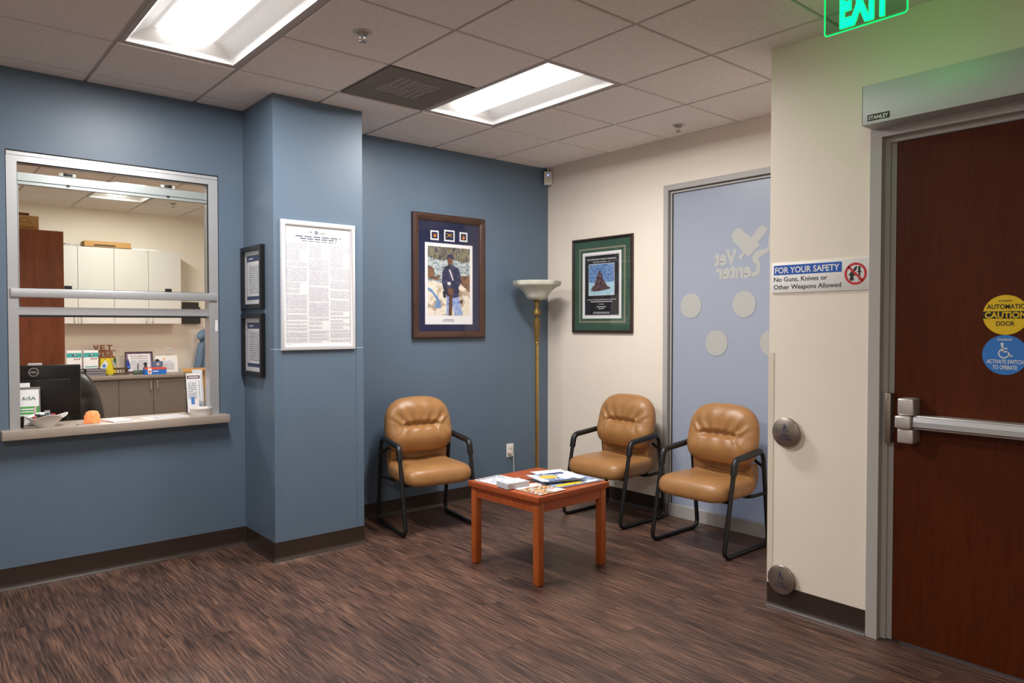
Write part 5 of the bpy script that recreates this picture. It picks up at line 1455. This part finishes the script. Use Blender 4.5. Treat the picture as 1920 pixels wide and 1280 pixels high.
# cabinet units
def cab_unit(name, label, x0, x1, y0, z0, z1, m, hz, top):
    t = thing(name, label, 'cabinet', ((x0 + x1) / 2, y0, z0))
    hw_ = (x1 - x0) / 2
    MB().box(-hw_ + 0.001, hw_ - 0.001, 0.02, YB - y0 - 0.001, 0, z1 - z0).build('body', m, t, sharp=0)
    for s in (-1, 1):
        xa, xb = sorted((s * 0.002, s * (hw_ - 0.002)))
        d = MB().rbox(xa, xb, 0.0, 0.0185, 0.002, z1 - z0 - 0.002, 0.0015, 1).build('door', m, t, sharp=0)
        hx = s * 0.036
        MB().tube(fillet([(hx, 0.0, hz), (hx, -0.028, hz), (hx, -0.028, hz + 0.10), (hx, 0.0, hz + 0.10)], 0.012, 4), 0.0045, 8).build('handle', M['steel'], d)
cab_unit('wall_cabinet', 'pale laminate wall cabinet partly behind the cherry cabinet', 1.244, 2.002, 9.77, 1.484, 2.394, M['pale'], 0.02, True)
cab_unit('wall_cabinet', 'pale laminate wall cabinet nearest the black wall holder', 2.002, 2.764, 9.77, 1.484, 2.394, M['pale'], 0.02, True)
cab_unit('base_cabinet', 'grey-brown base cabinet behind the office chair', 1.225, 1.983, 9.505, 0.0, 0.830, M['greylam'], 0.69, False)
cab_unit('base_cabinet', 'grey-brown base cabinet at the right end of the counter', 1.983, 2.741, 9.505, 0.0, 0.830, M['greylam'], 0.69, False)
wt = MB().rbox(1.20, 2.775, 9.470, YB - 0.001, 0.8301, 0.870, 0.003).build('worktop', M['counter'])
tag(wt, 'long grey-brown laminate worktop along the office wall', 'worktop')
CT = 0.870
cb = thing('flat_carton', 'flat cardboard carton lying on top of the pale wall cabinets', 'box', (1.95, 9.93, 2.395))
MB().rbox(-0.25, 0.25, -0.12, 0.12, 0.008, 0.075, 0.006).build('body', M['card'], cb)
MB().box(-0.15, 0.08, -0.1215, -0.12, 0.018, 0.036).build('hand_slot', M['ink'], cb, sharp=0)
MB().box(-0.24, 0.24, -0.11, 0.11, 0, 0.008).build('bottom_flap', M['carddark'], cb, sharp=0)
t = MB().rbox(2.22, 2.52, 9.84, 10.06, 2.395, 2.412, 0.002, 1).build('paper_stack', M['paper']); tag(t, 'white papers lying on the wall cabinet at the right of the flat carton', 'paper')
t = MB().rbox(1.40, 1.68, 9.84, 10.06, 2.395, 2.425, 0.002, 1).build('binder', blotch('binder_grey', [(90, 84, 84), (190, 186, 184), (120, 112, 112)], 20)); tag(t, 'grey binder lying on the wall cabinet at the left of the flat carton', 'binder')
wh = thing('wall_holder', 'black file holder mounted on the office wall beside the cabinets', 'file holder', (2.969, YB, 1.486))
MB().box(-0.106, 0.106, -0.075, -0.070, 0.0, 0.22).box(-0.106, 0.106, -0.07, 0, 0, 0.005).box(-0.106, -0.101, -0.07, 0, 0.005, 0.22).box(0.101, 0.106, -0.07, 0, 0.005, 0.22).build('pocket', M['black'], wh, sharp=0)
MB().box(-0.106, 0.106, -0.005, 0, 0.005, 0.287).build('back_plate', M['black'], wh, sharp=0)

# books under two packaged kits
teal = mat('kit_teal', (60, 168, 164), 0.45, var=0.2, vscale=30); redk = mat('kit_red', (150, 34, 40), 0.5)
for bi, (x0, lb) in enumerate(((1.497, 'left'), (1.668, 'right'))):
    for k in range(3):
        o = thing('book', '%s book in the stack under the %s white and teal kit box' % (['bottom black', 'middle black', 'top black'][k], lb), 'book', ((1.575, 1.780)[bi], 9.76, CT + k * 0.0285), R(random.uniform(-2, 2)), 'black books on the office worktop')
        bw_ = (0.082, 0.105)[bi]
        MB().box(-bw_, bw_, -0.085, 0.085, 0.0, 0.003).box(-bw_, bw_, -0.085, 0.085, 0.0245, 0.0275).box(-bw_, -bw_ + 0.004, -0.085, 0.085, 0.003, 0.0245).build('cover', M['blackpl'], o, sharp=0)
        MB().box(-bw_ + 0.004, bw_ - 0.004, -0.082, 0.082, 0.003, 0.0245).build('pages', M['inkgrey'], o, sharp=0)
    t = thing('kit_box', 'white and teal kit box standing at the %s' % ('left next to the cherry cabinet' if bi == 0 else 'foot of the wooden letter sign'), 'box', (x0 + 0.0765, 9.76, CT + 0.0855), 0, 'white and teal kit boxes')
    MB().rbox(-0.0765, 0.0765, 0, 0.07, 0, 0.215, 0.002, 1).build('carton', M['signwhite'], t)
    a = Art()
    a.rect(-0.0765, 0.0765, 0.135, 0.187, teal, 1); a.disc(0.0, 0.160, 0.026, mat('kit_picture', (70, 84, 90), 0.5), 2, 20, 0.014); a.disc(0.008, 0.163, 0.012, M['paper2'], 3, 14, 0.008)
    for k in range(3): a.stroke([(-0.004 + k * 0.024, 0.108), (0.010 + k * 0.024, 0.112), (0.000 + k * 0.024, 0.120), (0.012 + k * 0.024, 0.124)], 0.005, redk, 2)
    a.rect(-0.06, 0.066, 0.018, 0.028, teal, 2)
    a.build('carton_print', t, loc=(0, -0.0004, 0))

# VET CENTER wooden letters on a yellow box
yb_ = thing('yellow_box', 'yellow box under the wooden letter sign', 'box', (1.955, 9.93, CT))
MB().rbox(-0.085, 0.085, -0.03, 0.05, 0, 0.195, 0.002, 1).build('carton', mat('bright_yellow_card', (226, 206, 40), 0.5), yb_)
MB().box(0.052, 0.085, -0.0306, -0.030, 0.10, 0.195).build('label', dgreen, yb_, sharp=0)
ls = thing('letter_sign', 'stained wooden block letter sign reading VET CENTER', 'sign', (1.85, 9.97, CT + 0.196))
lw = [('V', 1.809, 0.062), ('E', 1.884, 0.050), ('T', 1.955, 0.060)]
def letter(ch_, x, z, wd, h_):
    vs, fs = text_mesh(ch_, 0.03)
    x0 = min(v[0] for v in vs); x1 = max(v[0] for v in vs)
    kx, kz = wd / (x1 - x0), h_ / CAP
    P = [((v[0] - x0) * kx + x - 1.85, 0, v[1] * kz + z) for v in vs]
    mb = MB().add(P, fs)
    bm = bmesh.new()
    bv = [bm.verts.new(p) for p in P]
    for f in fs:
        try: bm.faces.new([bv[i] for i in f])
        except ValueError: pass
    g = bmesh.ops.extrude_face_region(bm, geom=list(bm.faces))
    for v in g['geom']:
        if isinstance(v, bmesh.types.BMVert): v.co.y += 0.025
    bmesh.ops.recalc_face_normals(bm, faces=list(bm.faces))
    me = bpy.data.meshes.new('letter'); bm.to_mesh(me); bm.free()
    me.materials.append(M['letterwood'])
    o = bpy.data.objects.new('letter', me); C.objects.link(o); o.parent = ls
for (c_, x, wd) in lw: letter(c_, x, 0.094, wd, 0.068)
for i, c_ in enumerate('CENTER'): letter(c_, 1.700 + i * 0.057, 0.016, 0.048, 0.066)
MB().box(-0.16, 0.20, -0.004, 0.03, 0, 0.016).build('sign_base', M['letterwood'], ls, sharp=0)
MB().box(-0.16, 0.20, 0.006, 0.02, 0.082, 0.094).build('sign_rail', M['letterwood'], ls, sharp=0)

# desk flags
def flag(label, x, y, lean, pts, m, emb):
    t = thing('desk_flag', label, 'flag', (x, y, CT), 0, 'small desk flags')
    MB().lathe([(0, 0), (0.022, 0), (0.020, 0.008), (0.006, 0.012), (0, 0.012)], 20).build('base', M['black'], t)
    tip = Vector((lean, 0, 0.235))
    MB().cyl((0, 0, 0.01), tip, 0.0025, n=8).build('staff', M['brass'], t)
    MB().prism(pts, -0.004, -0.002).build('cloth', m, t, sharp=0)
    if emb:
        a = Art(); a.disc(*emb[0], emb[1], emb[2], 1, 14); a.build('emblem', t, loc=(0, -0.0042, 0))
wf = mat('white_flag_cloth', (216, 218, 214), 0.8); nf2 = mat('navy_flag_cloth', (52, 62, 140), 0.8); gf2 = mat('grey_flag_cloth', (160, 158, 150), 0.8)
flag('white desk flag with blue emblem in front of the yellow box', 1.895, 9.70, -0.02, [(-0.015, 0.185), (0.02, 0.14), (-0.012, 0.055), (-0.072, 0.095)], wf, ((-0.025, 0.115), 0.020, M['stblue']))
flag('grey-white desk flag leaning beside the wooden letters', 1.990, 9.74, -0.05, [(-0.035, 0.20), (0.02, 0.12), (0.035, 0.075), (-0.012, 0.10)], gf2, None)
flag('navy desk flag beside the proclamation frame', 2.125, 9.72, 0.005, [(0.004, 0.205), (0.028, 0.13), (0.034, 0.07), (0.004, 0.055), (-0.024, 0.10)], nf2, ((0.012, 0.09), 0.016, M['stblue']))
# pen set
ps = thing('pen_stand', 'bronze openwork pen stand between the desk flags', 'desk ornament', (2.040, 9.66, CT))
MB().rbox(-0.09, 0.09, -0.045, 0.045, 0, 0.012, 0.003).build('base', M['greylam'], ps)
brz = mat('dark_bronze', (86, 70, 44), 0.4, metal=0.6, var=0.3, vscale=60)
for k in range(5):
    MB().tube([( -0.07 + k * 0.035, -0.02, 0.012), (-0.045 + k * 0.03, -0.02, 0.045), (-0.06 + k * 0.03, -0.01, 0.085)], 0.005, 8).build('scroll', brz, ps)
MB().rbox(-0.078, 0.078, -0.022, 0.02, 0.070, 0.090, 0.003).rbox(-0.078, 0.078, -0.022, 0.02, 0.012, 0.028, 0.003).build('rail', brz, ps)
# proclamation
pc = thing('proclamation_frame', 'dark framed proclamation certificate leaning on the office wall', 'picture', (2.155, 9.955, CT), 0)
Mx = Matrix.Rotation(R(-8), 4, 'X')
mb = MB().sweep(0, 0.318, 0, 0.268, [(0, 0.01), (0, -0.008), (0.004, -0.012), (0.014, -0.012), (0.018, -0.006), (0.018, 0.01)]).xf(Mx)
mb.build('frame', mat('plum_brown_frame', (62, 40, 42), 0.4), pc, sharp=30)
a = Art(); a.rect(0.016, 0.302, 0.016, 0.252, mat('mauve_border', (176, 150, 190), 0.6), 1); a.rect(0.032, 0.286, 0.030, 0.238, M['paper'], 2)
a.text('PROCLAMATION', 0.159, 0.200, 0.020, maroon, 3, wd=0.195, align='C', bold=0.01); a.rect(0.06, 0.26, 0.178, 0.186, M['inkgrey'], 3); a.rect(0.06, 0.26, 0.045, 0.165, M['lines'], 3)
a.build('print', pc, loc=(0, 0, 0), rot=(R(-8), 0, 0))
MB().box(0.01, 0.308, 0.004, 0.012, 0.01, 0.258).xf(Mx).build('backing', M['carddark'], pc, sharp=0)
# glass award and figurine
ga = thing('glass_award', 'low green glass award in front of the proclamation', 'award', (2.240, 9.69, CT))
MB().rbox(-0.065, 0.065, -0.02, 0.02, 0, 0.008, 0.002, 1).build('base', M['black'], ga)
MB().rbox(-0.060, 0.060, -0.012, 0.012, 0.008, 0.052, 0.003).build('slab', mat('green_glass', (120, 140, 120), 0.1, trans=0.5), ga)
MB().rbox(-0.012, 0.0, -0.006, 0.006, 0.052, 0.135, 0.002, 1).build('spire', mat('blue_grey_metal', (70, 84, 110), 0.4), ga)
fg = thing('figurine', 'small black figurine behind the blue tissue box', 'figurine', (2.345, 9.80, CT))
MB().lathe([(0, 0), (0.028, 0), (0.026, 0.01), (0.022, 0.05), (0.018, 0.085), (0.010, 0.100), (0.016, 0.112), (0.017, 0.125), (0.010, 0.138), (0, 0.14)], 20).build('body', M['black'], fg)
MB().cyl((-0.014, -0.005, 0.12), (-0.03, -0.012, 0.116), 0.008, 0.005, n=10).build('muzzle', M['black'], fg)
tbx = thing('tissue_box', 'blue and red carton with a white label on the worktop', 'box', (2.395, 9.58, CT))
cblue = mat('carton_blue', (26, 110, 200), 0.45); cred = mat('carton_red', (214, 84, 70), 0.5)
MB().rbox(-0.122, 0.122, -0.05, 0.05, 0, 0.078, 0.002, 1).build('carton', cblue, tbx)
MB().box(-0.121, 0.121, -0.049, 0.049, 0.0781, 0.0835).build('lid', cred, tbx, sharp=0)
a = Art(); a.rect(-0.122, 0.122, 0.060, 0.078, cred, 1); a.rect(-0.088, -0.048, 0.008, 0.078, M['signwhite'], 2); a.disc(-0.068, 0.036, 0.014, cred, 3, 16); a.rect(-0.035, 0.03, 0.034, 0.044, M['signwhite'], 2)
a.build('carton_print', tbx, loc=(0, -0.0503, 0))
gb2 = thing('small_box', 'small slate blue box with emblem behind the blue and red carton', 'box', (2.468, 9.75, CT))
MB().rbox(-0.058, 0.058, -0.03, 0.03, 0, 0.150, 0.002, 1).build('carton', mat('slate_blue_card', (92, 112, 142), 0.5), gb2)
a = Art(); a.disc(0.0, 0.115, 0.018, mat('pale_emblem', (196, 180, 186), 0.5), 1, 16); a.build('emblem', gb2, loc=(0, -0.0303, 0))
MB().lathe([(0, 0.150), (0.026, 0.152), (0.024, 0.166), (0.010, 0.176), (0, 0.178)], 18).build('black_knob', M['black'], gb2)
ct = thing('certificate', 'white certificate with orange seal propped on the worktop', 'certificate', (2.620, 9.90, CT), R(2))
MB().box(-0.135, 0.135, 0, 0.002, 0, 0.212).xf(Mx).build('sheet', M['paper'], ct, sharp=0)
a = Art(); a.disc(-0.03, 0.172, 0.016, mat('seal_orange', (232, 150, 70), 0.5), 1, 18); a.disc(-0.03, 0.172, 0.009, M['paper'], 2, 16); a.rect(-0.085, 0.06, 0.135, 0.141, M['stblue'], 1); a.rect(-0.09, 0.09, 0.03, 0.12, M['lines'], 1)
a.build('print', ct, loc=(0, -0.0003, 0), rot=(R(-8), 0, 0))
MB().box(-0.02, 0.02, 0.03, 0.075, 0, 0.004).build('easel_foot', M['carddark'], ct, sharp=0)
MB().box(-0.004, 0.004, 0, 0.002, 0, 0.09).xf(Matrix.Translation((0, 0.07, 0)) @ Matrix.Rotation(R(28), 4, 'X')).build('easel_strut', M['carddark'], ct, sharp=0)
# carton beside the counter
kb = thing('moving_box', 'open cardboard box on the floor at the right end of the worktop', 'box', (2.960, 9.62, 0))
MB().box(-0.17, 0.17, -0.17, -0.165, 0, 0.84).box(-0.17, 0.17, 0.165, 0.17, 0, 0.84).box(-0.17, -0.165, -0.165, 0.165, 0, 0.84).box(0.165, 0.17, -0.165, 0.165, 0, 0.84).box(-0.165, 0.165, -0.165, 0.165, 0, 0.005).build('body', M['card'], kb, sharp=0)
for s, rx in ((-1, 35), (1, -35)):
    MB().box(-0.17, 0.17, -0.002, 0.002, 0, 0.09).xf(Matrix.Translation((0, s * 0.168, 0.84)) @ Matrix.Rotation(R(rx), 4, 'X')).build('flap', M['card'], kb, sharp=0)
# blue jacket hanging on a hook
jk = thing('jacket', 'blue-grey hooded jacket hanging on the office wall', 'jacket', (3.150, 9.99, 0.50))
den = mat('blue_grey_cloth', (104, 126, 148), 0.9, spec=0.1, var=0.12, vscale=14, bump=0.2, bscale=150)
vs, fs = [], []; n = 48
prof = [(0.005, 0.90), (0.05, 0.895), (0.085, 0.86), (0.10, 0.80), (0.09, 0.765), (0.10, 0.74), (0.125, 0.66), (0.145, 0.5), (0.165, 0.3), (0.18, 0.1), (0.185, 0.0)]
for (r, z) in prof:
    for j in range(n):
        A = 2 * math.pi * j / n
        fold = 1 + (0.09 * math.sin(7 * A + z * 3) + 0.05 * math.sin(11 * A)) * min(1, max(0, (0.76 - z) / 0.4)) + (0.08 * math.sin(3 * A + z * 30) if z > 0.76 else 0)
        vs.append((r * fold * math.cos(A), min(0.095, r * fold * math.sin(A) * 0.5), z))
for i in range(len(prof) - 1):
    for j in range(n): fs.append((i * n + j, i * n + (j + 1) % n, (i + 1) * n + (j + 1) % n, (i + 1) * n + j))
MB().add(vs, fs).build('body', den, jk, sharp=80)
MB().tube(fillet([(-0.085, -0.035, 0.73), (-0.135, -0.05, 0.45), (-0.165, -0.05, 0.15)], 0.05, 5), [0.045] * 1 + [0.05] * 6 + [0.045], 14).build('sleeve', den, jk, sharp=80)
vs, fs = [], []
for i in range(13):
    ph_ = -math.pi / 2 + math.pi * i / 12
    for j in range(24):
        A = 2 * math.pi * j / 24
        rr = math.cos(ph_) * (1 + 0.12 * math.sin(4 * A + 3 * ph_))
        vs.append((-0.055 + 0.085 * rr * math.cos(A) + 0.02 * math.sin(ph_), -0.03 + 0.06 * rr * math.sin(A), 0.835 + 0.068 * math.sin(ph_) + 0.012 * math.sin(3 * A)))
for i in range(12):
    for j in range(24): fs.append((i * 24 + j, i * 24 + (j + 1) % 24, (i + 1) * 24 + (j + 1) % 24, (i + 1) * 24 + j))
MB().add(vs, fs).build('hood', den, jk, sharp=80)
hk = thing('coat_hook', 'steel coat hook behind the hanging jacket', 'hook', (3.150, YB, 1.42))
MB().rbox(-0.012, 0.012, -0.004, 0, -0.03, 0.03, 0.002, 1).tube(fillet([(0, -0.004, 0.0), (0, -0.05, -0.01), (0, -0.06, 0.03)], 0.02, 4), 0.005, 8).build('hook', M['steel'], hk)
